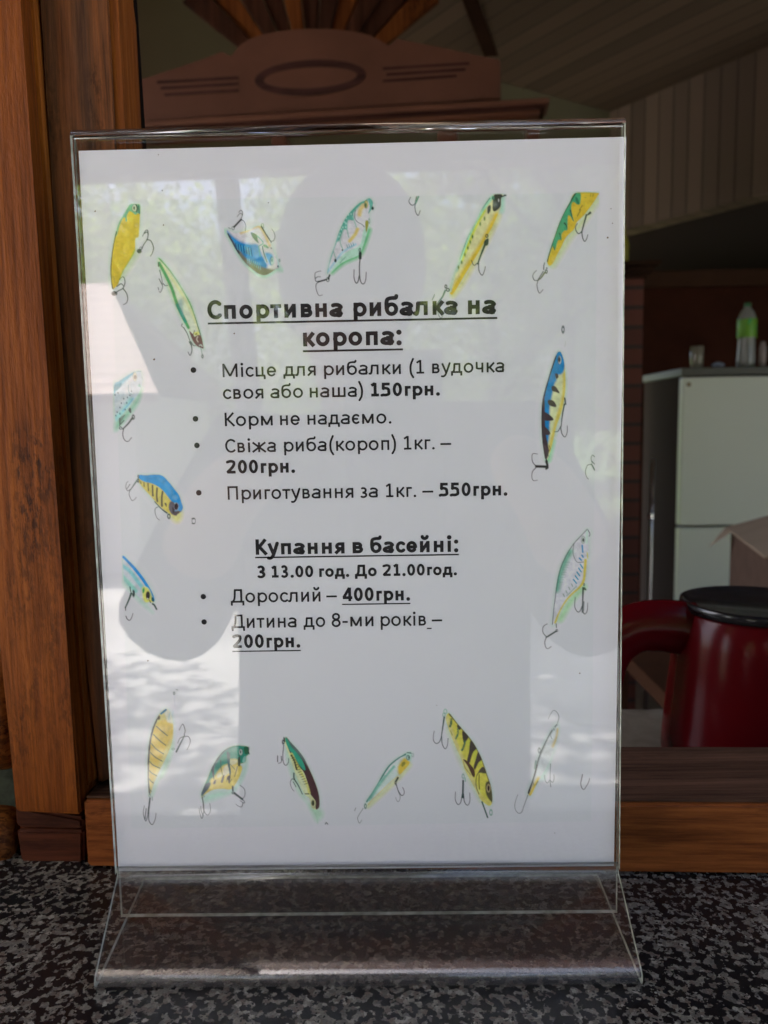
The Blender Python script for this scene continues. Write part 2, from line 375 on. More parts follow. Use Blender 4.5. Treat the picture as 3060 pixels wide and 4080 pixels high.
    if c == '.': r = .028 if not bold else .04; a(.126, r+t*.35, r*.5, r*.5, 0, 360); return .252, L
    if c == ':': r = .028 if not bold else .04; a(.134, r+t*.35, r*.5, r*.5, 0, 360); a(.134, X-r-t*.1, r*.5, r*.5, 0, 360); return .268, L
    if c == '–': l(0, .235, .50, .235); return .498, L
    if c == '-': l(.03, .225, .275, .225); return .306, L
    if c == '_': l(0, -.10, .30, -.10); return .30, L
    if c == '•': a(.14, .30, .055, .055, 0, 360); L[-1] = ('dot', .14, .31, .115); return .28, L
    return .23, L
def spline(pts, n=8, closed=False):
    P = np.array(pts, float); N = len(P)
    if N < 3 and not closed: return P
    out = []
    rng = range(N if closed else N-1)
    for i in rng:
        p0 = P[(i-1) % N] if (closed or i > 0) else 2*P[0]-P[1]
        p1 = P[i]; p2 = P[(i+1) % N]
        p3 = P[(i+2) % N] if (closed or i+2 < N) else 2*P[-1]-P[-2]
        for k in range(n):
            t = k/n
            out.append(.5*((2*p1)+(-p0+p2)*t+(2*p0-5*p1+4*p2-p3)*t*t+(-p0+3*p1-3*p2+p3)*t**3))
    if not closed: out.append(P[-1])
    return np.array(out)
def sd_seg(X, Y, x0, y0, x1, y1):
    dx, dy = x1-x0, y1-y0; L2 = dx*dx+dy*dy+1e-12
    t = np.clip(((X-x0)*dx+(Y-y0)*dy)/L2, 0, 1); return np.hypot(X-x0-t*dx, Y-y0-t*dy)
def sd_box(X, Y, x0, y0, x1, y1, t):
    L = math.hypot(x1-x0, y1-y0)+1e-9; ux, uy = (x1-x0)/L, (y1-y0)/L; cx, cy = (x0+x1)/2, (y0+y1)/2
    a = np.abs((X-cx)*ux+(Y-cy)*uy)-L/2; b = np.abs(-(X-cx)*uy+(Y-cy)*ux)-t
    return np.hypot(np.maximum(a, 0), np.maximum(b, 0))+np.minimum(np.maximum(a, b), 0)
def glyph_sdf(X, Y, prims, t):
    D = np.full(X.shape, 9.)
    for p in prims:
        if p[0] == 'l': d = sd_box(X, Y, *p[1:], t)
        elif p[0] == 'dot': d = np.hypot(X-p[1], Y-p[2])-p[3]
        else:
            if p[0] == 'a':
                _, cx, cy, rx, ry, a0, a1 = p; n = max(8, int(abs(a1-a0)/12)); th = np.radians(np.linspace(a0, a1, n+1))
                pts = np.stack([cx+rx*np.cos(th), cy+ry*np.sin(th)], 1)
            else: pts = spline(p[1], 6)
            d = np.full(X.shape, 9.)
            for q0, q1 in zip(pts, pts[1:]): d = np.minimum(d, sd_seg(X, Y, *q0, *q1))
            d = d-t
        D = np.minimum(D, d)
    return D
def contour(D, gx, gy, verts, faces):
    """marching squares: append polygons of D<0"""
    ny, nx = D.shape; ins = D < 0
    full = ins[:-1, :-1] & ins[1:, :-1] & ins[:-1, 1:] & ins[1:, 1:]
    anyi = ins[:-1, :-1] | ins[1:, :-1] | ins[:-1, 1:] | ins[1:, 1:]
    for j in range(ny-1):
        i = 0; row = full[j]
        while i < nx-1:
            if row[i]:
                k = i
                while k+1 < nx-1 and row[k+1]: k += 1
                b = len(verts); verts += [(gx[i], gy[j]), (gx[k+1], gy[j]), (gx[k+1], gy[j+1]), (gx[i], gy[j+1])]; faces.append((b, b+1, b+2, b+3)); i = k+1
            else: i += 1
    for j, i in zip(*np.nonzero(anyi & ~full)):
        c = [(i, j), (i+1, j), (i+1, j+1), (i, j+1)]; poly = []
        for q in range(4):
            (ia, ja), (ib, jb) = c[q], c[(q+1) % 4]; da, db = D[ja, ia], D[jb, ib]
            if da < 0: poly.append((gx[ia], gy[ja]))
            if (da < 0) != (db < 0):
                t = da/(da-db); poly.append((gx[ia]+(gx[ib]-gx[ia])*t, gy[ja]+(gy[jb]-gy[ja])*t))
        if len(poly) >= 3: b = len(verts); verts += poly; faces.append(tuple(range(b, b+len(poly))))
def word_mesh(text, x0, x1, yb, cap, bold, verts, faces):
    """x0,x1,yb,cap in metres on the paper"""
    wst = .134 if bold else .091; S = cap/CH; pen = 0; items = []
    for ch in text:
        adv, pr = glyph(ch, wst, bold); items.append((pen, adv, pr)); pen += adv
    allx = []
    for pen0, adv, pr in items[:1] + items[-1:]:
        gx = np.linspace(-.1, adv+.1, 90); gy = np.linspace(-.25, .8, 90); X, Y = np.meshgrid(gx, gy); D = glyph_sdf(X, Y, pr, wst/2)
        xs = gx[(D < 0).any(0)]; allx += [pen0+xs.min(), pen0+xs.max()]
    u0, u1 = allx[0], allx[-1]; kx = (x1-x0)/((u1-u0)*S); res = .00011/S
    for pen0, adv, pr in items:
        gx = np.arange(-.06, adv+.08, res/kx); gy = np.arange(-.24, .80, res); X, Y = np.meshgrid(gx, gy)
        D = glyph_sdf(X, Y, pr, wst/2)
        contour(D, x0+(pen0+gx-u0)*S*kx, yb+gy*S, verts, faces)
def line_obj(name, words, cap_px, base, label, under=None, org=(740, 1150), z=1360/1659., bullet=None):
    """words: (text, x0, x1, bold) in crop pixels; base: baseline (xa,ya,xb,yb)"""
    verts, faces = [], []
    xa, ya, xb, yb = base
    def m(x, y): p = onpaper(org[0]+x*z, org[1]+y*z); return p[0], p[2]
    Za = (m(xa, ya)[1]+m(xb, yb)[1])/2
    cap = m(xa, ya-cap_px)[1]-m(xa, ya)[1]
    for txt, wx0, wx1, bold in words:
        yy = ya+(yb-ya)*((wx0+wx1)/2-xa)/(xb-xa)
        word_mesh(txt, m(wx0, yy)[0], m(wx1, yy)[0], Za, cap, bold, verts, faces)
    if under:
        for ux0, uy0, ux1, uy1, th in under:
            p, q = m(ux0, uy0), m(ux1, uy1); zc = (p[1]+q[1])/2; h = th*z/9.6e3/2; b = len(verts)
            verts += [(p[0], zc-h), (q[0], zc-h), (q[0], zc+h), (p[0], zc+h)]; faces.append((b, b+1, b+2, b+3))
    if bullet:
        bx, by = m(*bullet); b = len(verts); n = 24; r = .00112
        verts += [(bx+r*math.cos(k*2*math.pi/n), by+r*math.sin(k*2*math.pi/n)) for k in range(n)]; faces.append(tuple(range(b, b+n)))
    me = bpy.data.meshes.new(name)
    me.from_pydata([(x, -LIFT_INK-(.00002 if k % 2 else 0)*0, y) for k, (x, y) in enumerate(verts)], [], faces)
    o = link_mesh(name, me, INK, sheet); o['label'] = label; return o
O1, O2, O3 = (740, 1150), (740, 1600), (740, 2080)
line_obj('heading', [('Спортивна', 108, 765, 1), ('рибалка', 815, 1322, 1), ('на', 1372, 1508, 1)], 92, (108, 151, 1508, 121), 'bold underlined heading, first line', [(108, 170, 1514, 143, 9)], O1)
line_obj('heading', [('коропа:', 572, 1050, 1)], 92, (572, 282, 1050, 272), 'bold underlined heading, second line ending in a colon', [(570, 304, 1056, 296, 9)], O1)
line_obj('text_line', [('Місце', 181, 440, 0), ('для', 476, 632, 0), ('рибалки', 672, 1045, 0), ('(1', 1088, 1158, 0), ('вудочка', 1198, 1548, 0)], 66, (181, 432, 1548, 405), 'first bulleted text line', None, O1, bullet=(38, 396))
line_obj('text_line', [('своя', 183, 378, 0), ('або', 412, 570, 0), ('наша)', 604, 862, 0), ('150грн.', 900, 1235, 1)], 66, (183, 538, 1235, 518), 'text line ending in the bold price 150', None, O1)
line_obj('text_line', [('Корм', 192, 423, 0), ('не', 460, 555, 0), ('надаємо.', 593, 1000, 0)], 66, (192, 118, 1000, 108), 'short second bulleted line', None, O2, bullet=(48, 84))
line_obj('text_line', [('Свіжа', 194, 440, 0), ('риба(короп)', 478, 1022, 0), ('1кг.', 1060, 1210, 0), ('–', 1238, 1290, 0)], 66, (194, 248, 1210, 232), 'third bulleted line ending in a dash', None, O2, bullet=(55, 213))
line_obj('text_line', [('200грн.', 198, 532, 1)], 66, (198, 350, 532, 345), 'bold price 200 above the preparation line', None, O2)
line_obj('text_line', [('Приготування', 206, 815, 0), ('за', 850, 935, 0), ('1кг.', 973, 1120, 0), ('–', 1150, 1203, 0), ('550грн.', 1230, 1563, 1)], 66, (206, 478, 1563, 455), 'fourth bulleted line ending in the bold price 550', None, O2, bullet=(64, 443))
line_obj('heading', [('Купання', 342, 772, 1), ('в', 812, 862, 1), ('басейні:', 897, 1325, 1)], 75, (342, 157, 1325, 146), 'bold underlined lower heading', [(338, 172, 1328, 158, 7)], O3)
line_obj('text_line', [('З', 350, 388, 1), ('13.00', 418, 620, 1), ('год.', 650, 795, 1), ('До', 823, 928, 1), ('21.00год.', 957, 1318, 1)], 57, (350, 270, 1318, 258), 'bold line with opening hours', None, O3)
line_obj('text_line', [('Дорослий', 220, 655, 0), ('–', 684, 735, 0), ('400грн.', 762, 1090, 1)], 66, (220, 392, 1090, 380), 'bulleted line ending in the underlined price 400', [(760, 399, 1092, 396, 6)], O3, bullet=(86, 362))
line_obj('text_line', [('Дитина', 224, 540, 0), ('до', 574, 678, 0), ('8-ми', 710, 912, 0), ('років', 947, 1168, 0), ('–', 1196, 1246, 0)], 66, (224, 517, 1168, 501), 'bulleted line about children up to eight', [(1172, 517, 1195, 516, 6)], O3, bullet=(90, 485))
line_obj('text_line', [('200грн.', 229, 557, 1)], 66, (229, 613, 557, 607), 'underlined bold price 200 at the bottom', [(227, 627, 560, 625, 6)], O3)

# ------------------------------------------------------------------ the lure pictures printed on the sheet
PO = np.array(lin((176, 174, 178)))
def ink(c):
    v = np.array(lin(c))/PO*PAPER_ALB*.86; return v/max(1.0, v.max()/.80)
HK = (48, 72, 62); DK = (34, 48, 42); PALE = (120, 150, 135)
def sdf_poly(X, Y, P):
    d = np.full(X.shape, 1e9); ins = np.zeros(X.shape, bool); n = len(P)
    for i in range(n):
        a, b = P[i], P[(i+1) % n]; d = np.minimum(d, sd_seg(X, Y, a[0], a[1], b[0], b[1]))
        c = ((a[1] > Y) != (b[1] > Y)) & (X < (b[0]-a[0])*(Y-a[1])/((b[1]-a[1]) or 1e-9)+a[0]); ins ^= c
    return np.where(ins, -d, d)
def picture(name, org, z, box_, ops, label=None, seed=1):
    """paint ops (crop coordinates) into a fine mesh of coloured print; keep only faces that carry ink"""
    x0, y0, x1, y1 = box_
    step = 2.7/z                      # about 0.27 mm on the paper
    nx, ny = int((x1-x0)/step)+1, int((y1-y0)/step)+1
    gx = np.linspace(x0, x1, nx); gy = np.linspace(y0, y1, ny); X, Y = np.meshgrid(gx, gy)
    C = np.ones(X.shape+(3,))*PAPER_ALB; Aall = np.zeros(X.shape); clip = None; f0 = 3.4/z
    for q_ in [o_ for o_ in ops if o_[0] == 'clip' and o_[1] is not None][:1]:
        dd = sdf_poly(X, Y, spline(q_[1], 5, True)); mh = .42*np.exp(-np.maximum(dd, 0)/(9/z)); mh = np.where(mh < .03, 0, mh)
        C = C*(1-mh[..., None])+ink((138, 176, 150))*mh[..., None]; Aall = 1-(1-Aall)*(1-mh)
    for op in ops:
        k = op[0]
        if k == 'clip':
            clip = None if op[1] is None else np.clip(.5-sdf_poly(X, Y, spline(op[1], 5, True))/f0, 0, 1); continue
        kw = op[-1] if isinstance(op[-1], dict) else {}
        al = kw.get('a', 1.0); fe = kw.get('f', 0)/1.0 or f0
        if k == 'poly':
            P = np.array(op[1], float) if kw.get('sharp') else spline(op[1], 5, True)
            m = np.clip(.5-sdf_poly(X, Y, P)/fe, 0, 1); col = ink(op[2])
        elif k == 'line':
            P = spline(op[1], 6); d = np.full(X.shape, 1e9); L = len(P)-1
            for q, (a, b) in enumerate(zip(P, P[1:])):
                ww = op[3]*(1-kw.get('taper', 0)*q/L)
                d = np.minimum(d, sd_seg(X, Y, a[0], a[1], b[0], b[1])-ww/2)
            m = np.clip(.5-d/fe, 0, 1); col = ink(op[2])
        elif k == 'ell':
            _, cx, cy, rx, ry, c = op[:6]; r = np.hypot((X-cx)/rx, (Y-cy)/ry); m = np.clip(.5-(r-1)*min(rx, ry)/fe, 0, 1); col = ink(c)
            if 'w' in kw: m = m*np.clip(.5+(r-1+kw['w']/min(rx, ry))*min(rx, ry)/fe, 0, 1)
        if 'f' in kw and fe > 60 and clip is None: al = min(1, al*1.35)
        m = m*al
        if 'tex' in kw:
            nz = RNG.random(X.shape); nz = (nz+np.roll(nz, 1, 0)+np.roll(nz, 1, 1))/3; m = m*np.clip(1-kw['tex']+nz*kw['tex']*1.6, 0, 1)
        if clip is not None and not kw.get('noclip'): m = m*clip
        C = C*(1-m[..., None])+col*m[..., None]; Aall = 1-(1-Aall)*(1-m)
    big = np.zeros(X.shape)
    for sc_, am in ((3, .5), (7, .5)):
        g_ = RNG.random((ny//sc_+3, nx//sc_+3)); yy, xx = np.arange(ny)/sc_, np.arange(nx)/sc_; y0_, x0_ = yy.astype(int), xx.astype(int); fy, fx = (yy-y0_)[:, None], (xx-x0_)[None, :]
        big += am*(g_[y0_][:, x0_]*(1-fy)*(1-fx)+g_[y0_+1][:, x0_]*fy*(1-fx)+g_[y0_][:, x0_+1]*(1-fy)*fx+g_[y0_+1][:, x0_+1]*fy*fx)
    C = C*(1+(big-.5)[..., None]*.42*Aall[..., None]); C = np.clip(C, 0, .84)
    vis = Aall > .012
    cell = vis[:-1, :-1] | vis[1:, :-1] | vis[:-1, 1:] | vis[1:, 1:]
    o_, s_ = np.array(org), z
    pts = np.empty((ny, nx, 3))
    d = CF + CR*((o_[0]+X*s_-1530)/FPX)[..., None] - CU*((o_[1]+Y*s_-2040)/FPX)[..., None]
    t = -CAM[1]/d[..., 1]; pts = CAM+d*t[..., None]; pts[..., 1] = -LIFT_PIC
    idx = -np.ones(ny*nx, int); jj, ii = np.nonzero(cell); b = jj*nx+ii
    F = np.stack([b, b+nx, b+nx+1, b+1], 1); used = np.unique(F); idx[used] = np.arange(len(used))
    me = bpy.data.meshes.new(name); me.from_pydata(pts.reshape(-1, 3)[used].tolist(), [], idx[F].tolist())
    ca = me.color_attributes.new('print', 'FLOAT_COLOR', 'POINT')
    ca.data.foreach_set('color', np.concatenate([C.reshape(-1, 3)[used], np.ones((len(used), 1))], 1).ravel().astype(np.float32))
    o = link_mesh(name, me, PRINT, sheet)
    if label: o['label'] = label
    return o
def hook(*lines, c=HK, w=13): return [('line', l, tuple(v*.72 for v in c), w*1.2, {'taper': .35}) for l in lines]

# 1 plain yellow body, top left
body = [(415,145),(510,140),(575,160),(574,330),(562,560),(548,680),(498,720),(488,920),(400,1080),(300,1240),(235,1400),(205,1470),(120,1545),(95,1400),(85,1200),(110,950),(140,760),(170,620),(230,440),(330,270)]
picture('lure_picture', (420,780), .2411, (40,90,840,1840), [
 ('poly', [(300,500),(520,900),(540,1000),(330,1330),(250,1300)], (150,170,110), {'f':90,'a':.35}), ('poly', body, (222,190,58)), ('clip', body),
 ('line', [(400,120),(320,270),(225,440),(165,640)], (92,150,120), 58, {'f':22}), ('poly', [(415,120),(600,120),(600,300),(540,290),(500,315),(440,270),(390,262),(340,350),(290,340)], (92,150,120), {'f':14}),
 ('line', [(335,300),(348,415)], (92,150,120), 28), ('line', [(180,600),(130,820),(100,1050),(88,1250),(95,1420),(120,1550)], (45,60,45), 26, {'f':12}),
 ('line', [(490,900),(400,1080),(300,1240),(240,1390)], (130,150,50), 22, {'f':18}), ('ell',480,205,42,64,(60,95,80)), ('ell',482,205,34,54,(200,208,185)), ('ell',476,203,15,32,DK),
 ('line', [(505,140),(528,200),(520,270)], (30,50,45), 20), ('line', [(550,170),(560,290)], (40,90,80), 24), ('line', [(110,1390),(125,1330),(155,1390),(150,1440)], (150,130,60), 9), ('clip', None),
 ('ell',562,915,40,38,(45,55,52)), ('ell',590,868,24,26,HK,{'w':10}), ('ell',150,1615,50,38,(70,74,70))]
 + hook([(600,880),(640,800),(690,725),(708,640),(700,575),(665,580),(615,670)],[(690,728),(750,745),(795,850),(780,940),(745,1000)],[(650,620),(690,600),(705,640)],
        [(150,1620),(220,1570),(290,1530),(325,1440),(310,1355),(275,1345),(235,1385)],[(190,1500),(260,1455),(300,1490)],[(290,1530),(350,1610),(370,1700),(350,1770),(300,1800)], w=15), 'plain yellow lure, top left of the notice')
# 2 slim pale green lure with brown head
body = [(160,135),(260,220),(420,430),(560,640),(680,840),(790,1030),(860,1240),(920,1430),(980,1620),(1020,1790),(1038,1905),(990,1900),(905,1860),(830,1760),(765,1610),(700,1480),(600,1330),(500,1100),(400,860),(300,600),(200,370),(148,240)]
picture('lure_picture', (600,1000), .2034, (80,90,1100,2190), [
 ('poly', body, (150,190,150), {'f':70,'a':.45}), ('poly', body, (196,200,180), {'a':.9}), ('clip', body),
 ('line', [(160,135),(420,430),(680,840),(860,1240),(980,1620)], (95,150,95), 34, {'f':20}), ('line', [(200,250),(430,560),(640,880),(830,1260),(930,1560)], (208,208,120), 40, {'f':50,'a':.6}),
 ('line', [(170,240),(300,480),(420,740),(510,1010),(640,1290),(740,1500)], (62,135,85), 62, {'f':26}), ('line', [(520,1060),(620,1260),(680,1380)], (25,120,100), 60, {'f':30}),
 ('poly', [(540,1000),(620,960),(640,1180),(640,1300)], (100,140,150), {'f':50,'a':.6}), ('line', [(870,1250),(930,1460),(985,1640),(1020,1800)], (30,75,60), 24, {'f':10}),
 ('poly', [(762,1570),(830,1630),(860,1680),(950,1640),(1010,1720),(1045,1910),(900,1880),(800,1720)], (96,62,66)), ('poly', [(850,1600),(940,1580),(950,1640),(870,1650)], (200,200,110)), ('line', [(860,1565),(850,1600),(835,1640),(850,1680)], (85,60,50), 16),
 ('line', [(880,1640),(900,1615),(910,1640)], (60,50,45), 14), ('line', [(925,1680),(905,1730),(930,1780)], (215,200,190), 18), ('clip', None), ('line', [(960,1850),(990,1840),(1010,1870)], (200,215,200), 16),
 ('line', [(155,235),(160,300)], (40,55,50), 22), ('ell',1018,2065,22,40,(50,75,65),{'w':14}), ('line', [(985,1900),(1000,1960),(1010,2020)], (80,110,95), 10)]
 + hook([(180,380),(215,520),(235,640)],[(170,550),(225,655)],[(250,640),(290,680),(335,675)],[(232,655),(235,720),(195,810),(170,795)],[(160,760),(150,720)], w=13)
 + hook([(650,1500),(720,1620),(760,1730),(810,1860)],[(760,1780),(800,1850)],[(790,1780),(840,1850),(880,1855)],[(805,1870),(810,1960),(775,2045),(735,1980)],[(620,1430),(610,1470),(640,1500)], w=15), 'slim pale green lure with a brown head')
# 3 blue backed lure hanging head down
body = [(140,590),(190,575),(330,640),(480,620),(700,560),(860,480),(940,490),(1050,620),(1130,800),(1190,920),(1240,1060),(1330,1260),(1385,1440),(1290,1500),(1180,1580),(1040,1640),(880,1600),(720,1480),(560,1330),(400,1110),(260,860),(160,680)]
picture('lure_picture', (880,820), .16878, (80,60,1480,1760), [
 ('poly', [(p[0]+10, p[1]+25) for p in body[12:]]+[(140,600)], (110,180,140), {'f':150,'a':.6}), ('poly', body, (196,192,196)), ('clip', body),
 ('poly', [(120,560),(260,700),(480,850),(700,900),(860,930),(940,1100),(1100,1400),(1000,1560),(700,1500),(300,950)], (20,115,170), {'f':70}), ('poly', [(740,950),(880,950),(930,1180),(800,1230)], (95,160,220), {'f':70,'a':.9}),
 ('poly', [(1040,1120),(1160,1120),(1230,1200),(1180,1400),(1100,1300)], (60,150,200), {'f':60,'a':.9}), ('poly', [(130,650),(300,860),(440,1040),(620,1260),(900,1420),(1240,1500),(1390,1470),(1200,1700),(800,1650),(300,1100)], (105,105,85), {'f':60}),
 ('line', [(160,680),(300,920),(420,1110)], (45,52,60), 60, {'f':30})] + [('line', [(380+i*60, 900+i*20),(400+i*62, 1040+i*30)], (70,150,170), 16, {'f':10,'a':.85}) for i in range(6)] + [('line', [(350+i*60, 890+i*20),(365+i*62, 1010+i*30)], (12,75,115), 22, {'f':12}) for i in range(7)] +
 [('line', [(620+i*50,1240+i*22),(640+i*50,1350+i*26)], (95,160,165), 14, {'f':10,'a':.8}) for i in range(7)] +
 [('line', [(480,640),(700,560),(870,490),(960,540),(1060,720),(1150,940)], (212,182,110), 70, {'f':50,'a':.8}), ('poly', [(710,625),(850,690),(870,800),(895,885),(820,830),(740,730)], (84,106,98)), ('line', [(860,710),(1000,870),(900,960),(905,1040),(930,1200)], (90,150,140), 22, {'f':10}),
 ('poly', [(1000,920),(1080,930),(1130,1000),(1030,980)], (60,110,95)), ('line', [(985,960),(1010,1100),(1090,1330)], (70,100,110), 28, {'f':16}), ('ell',1205,1300,48,100,(50,110,120)), ('ell',1215,1310,38,82,(190,212,205)), ('ell',1208,1285,20,42,(80,125,115)),
 ('line', [(1250,1060),(1340,1280),(1370,1440)], (150,190,185), 26, {'f':14}), ('ell',1350,1430,20,24,(20,60,60)), ('clip', None), ('ell',290,530,34,46,HK,{'w':12}), ('ell',1385,1290,20,34,(60,100,80),{'w':14}), ('ell',1190,1000,14,12,DK), ('line', [(185,520),(230,545)], HK, 12)]
 + hook([(315,500),(480,325)], c=DK, w=36) + hook([(475,310),(510,230),(515,150),(470,105),(425,160)],[(505,225),(490,185),(440,195),(385,260)],[(490,335),(550,370),(590,470),(580,590)],[(1195,840),(1250,820),(1280,720),(1250,620),(1205,550)],[(960,490),(960,430),(1000,430),(1010,520)], w=14)
 + hook([(960,490),(1060,660),(1190,860)], c=DK, w=26), 'blue backed lure hanging head down')
# 4 green backed deep bodied lure
body = [(1240,100),(1150,150),(1040,200),(900,330),(760,500),(660,700),(590,880),(530,1080),(460,1270),(410,1470),(380,1640),(440,1640),(520,1560),(640,1450),(800,1360),(1030,1260),(1110,1080),(1170,880),(1220,720),(1260,580),(1240,440),(1290,340),(1340,250),(1300,150)]
picture('lure_picture', (1230,770), .19443, (90,60,1420,2150), [
 ('line', [(480,1610),(700,1430),(1020,1270),(1130,1080),(1240,760)], (88,165,110), 90, {'f':90,'a':.75}), ('poly', body, (192,190,194)), ('clip', body),
 ('line', [(1160,130),(1000,230),(860,390),(740,560),(650,760),(590,930)], (72,142,122), 120, {'f':50}), ('line', [(620,860),(530,1080),(470,1260),(400,1500),(385,1640)], (105,160,150), 34, {'f':20}),
 ('poly', [(860,400),(930,520),(900,560),(800,560),(790,740),(700,740),(640,860)], (80,146,130), {'f':30}), ('line', [(900,480),(960,640),(980,710)], (120,165,150), 18), ('line', [(780,720),(820,900)], (110,155,140), 18), ('line', [(640,960),(660,1060),(700,1150)], (110,155,140), 16), ('line', [(510,1200),(550,1330)], (110,155,140), 16),
 ('line', [(1120,260),(1060,340),(1040,440)], (214,188,92), 90, {'f':50,'a':.8}), ('line', [(1000,740),(950,850),(840,980)], (216,192,96), 70, {'f':36,'a':.9}), ('line', [(400,1600),(560,1380),(720,1190),(960,1050)], (130,170,182), 46, {'f':20,'a':.8}),
 ('poly', [(430,1640),(640,1330),(800,1190),(1050,1060),(1120,780),(1230,640),(1200,1000),(1060,1260),(700,1420)], (150,196,172), {'f':30,'a':.8})] + [('ell',x,y,13,18,(160,200,188)) for x,y in ((870,430),(815,440),(770,515),(735,590),(765,620),(700,700),(760,695),(670,740),(620,890),(640,820))] +
 [('line', [(800+i*42,1120-i*14),(780+i*42,1060-i*14)], (80,130,140), 14) for i in range(4)] + [('line', [(960,350),(945,430),(950,520),(1000,590),(1090,640),(1140,690)], (80,100,95), 14), ('poly', [(1215,115),(1290,110),(1320,200),(1290,330),(1220,420),(1250,280)], (88,150,135), {'f':18}), ('poly', [(1160,590),(1210,560),(1225,640),(1180,800)], (130,130,50)), ('ell',1178,228,42,82,(90,80,40)), ('ell',1180,232,34,70,(210,200,130)), ('ell',1170,245,22,52,(60,90,60)),
 ('line', [(640,1430),(700,1360),(750,1310)], (90,140,110), 24, {'a':.6}), ('clip', None), ('ell',548,1380,24,36,(15,35,35)), ('ell',690,1165,16,18,(20,50,50)), ('ell',1050,1165,26,44,(30,55,45),{'w':16}), ('ell',1310,310,26,36,(28,50,45)), ('ell',1240,570,20,56,(90,130,110),{'w':12}), ('ell',392,1770,36,50,HK,{'w':14})]
 + hook([(1055,1230),(1055,1330)], c=DK, w=50) + hook([(1055,1300),(1040,1500),(1045,1700),(1070,1820),(1120,1860),(1165,1790),(1180,1620)],[(1035,1700),(1010,1810),(970,1840),(930,1740),(930,1570)], c=DK, w=20) + hook([(430,1680),(400,1760)],[(360,1770),(200,1815)], c=DK, w=28) + hook([(200,1815),(140,1790),(130,1650),(180,1610),(250,1595)],[(145,1740),(180,1715),(240,1712)],[(200,1810),(150,1880),(160,1990),(210,2095),(280,2085)], w=15), 'deep bodied green and white lure with two treble hooks')
# 5 long green and yellow lure + loose hook at its left
body = [(1310,60),(1450,62),(1420,120),(1415,230),(1370,360),(1290,540),(1200,700),(1120,860),(1000,1060),(900,1220),(800,1390),(690,1560),(640,1510),(670,1380),(720,1230),(790,1050),(860,840),(940,650),(1040,470),(1130,280),(1220,140)]
picture('lure_picture', (1620,760), .26522, (350,40,1560,1950), [
 ('line', [(1380,380),(1240,680),(1040,1040),(850,1370),(700,1570)], (205,200,90), 60, {'f':90,'a':.6}), ('line', [(1440,120),(1430,300)], (120,180,150), 60, {'f':70,'a':.5}), ('poly', body, (206,202,150)), ('clip', body),
 ('line', [(1360,380),(1240,620),(1100,880),(940,1120),(800,1350),(680,1560)], (218,186,56), 100, {'f':50}), ('line', [(1160,300),(1020,560),(920,800),(820,1040)], (180,190,60), 60, {'f':30}), ('line', [(1280,90),(1130,290),(1000,520),(900,740),(810,990),(740,1190)], (140,190,160), 64, {'f':18}),
 ('line', [(1250,110),(1100,320),(960,580),(870,820),(790,1040)], (52,100,92), 14), ('line', [(790,1050),(700,1280),(650,1500)], (160,180,165), 50, {'f':24}), ('poly', [(1320,50),(1430,50),(1420,220),(1330,310),(1290,260)], (52,52,50)), ('poly', [(1215,250),(1260,220),(1260,300),(1220,350)], (62,66,60)), ('ell',1300,110,22,30,(70,110,90))] +
 [('ell',x,y,13,28,(84,112,52)) for x,y in ((1170,420),(1105,500),(990,690),(955,770),(920,860),(875,960),(828,1075),(778,1150))] + [('ell',1382,145,9,20,(200,200,190)), ('clip', None), ('ell',1480,70,20,14,DK), ('line', [(1430,90),(1470,75)], DK, 20), ('ell',1205,680,24,30,DK,{'w':14}), ('poly', [(1180,740),(1230,720),(1225,810),(1170,830),(1160,780)], (38,52,48)), ('ell',590,1440,22,32,DK,{'w':14}), ('ell',620,1490,30,28,DK,{'w':16})]
 + hook([(1170,830),(1110,980),(1070,1100)], c=(52,92,72), w=26) + hook([(1065,1090),(1010,1120),(975,1050)],[(1080,1090),(1090,1210),(1135,1270),(1170,1200),(1182,1140)], w=13) + hook([(580,1500),(540,1590),(470,1690),(455,1740)], c=(96,140,116), w=22) + hook([(465,1740),(475,1850),(515,1910),(560,1850)],[(385,1640),(420,1560)], c=(90,140,112), w=10), 'long green and yellow lure with black head at the top edge')
picture('hook_picture', (1620,760), .26522, (10,60,230,400), hook([(175,90),(140,190),(125,240),(140,330),(175,370),(205,300)],[(150,90),(120,200),(70,215),(35,160),(60,100)], w=14)+[('line',[(180,90),(140,180)],(50,110,85),22)], 'small loose hook at the top edge')
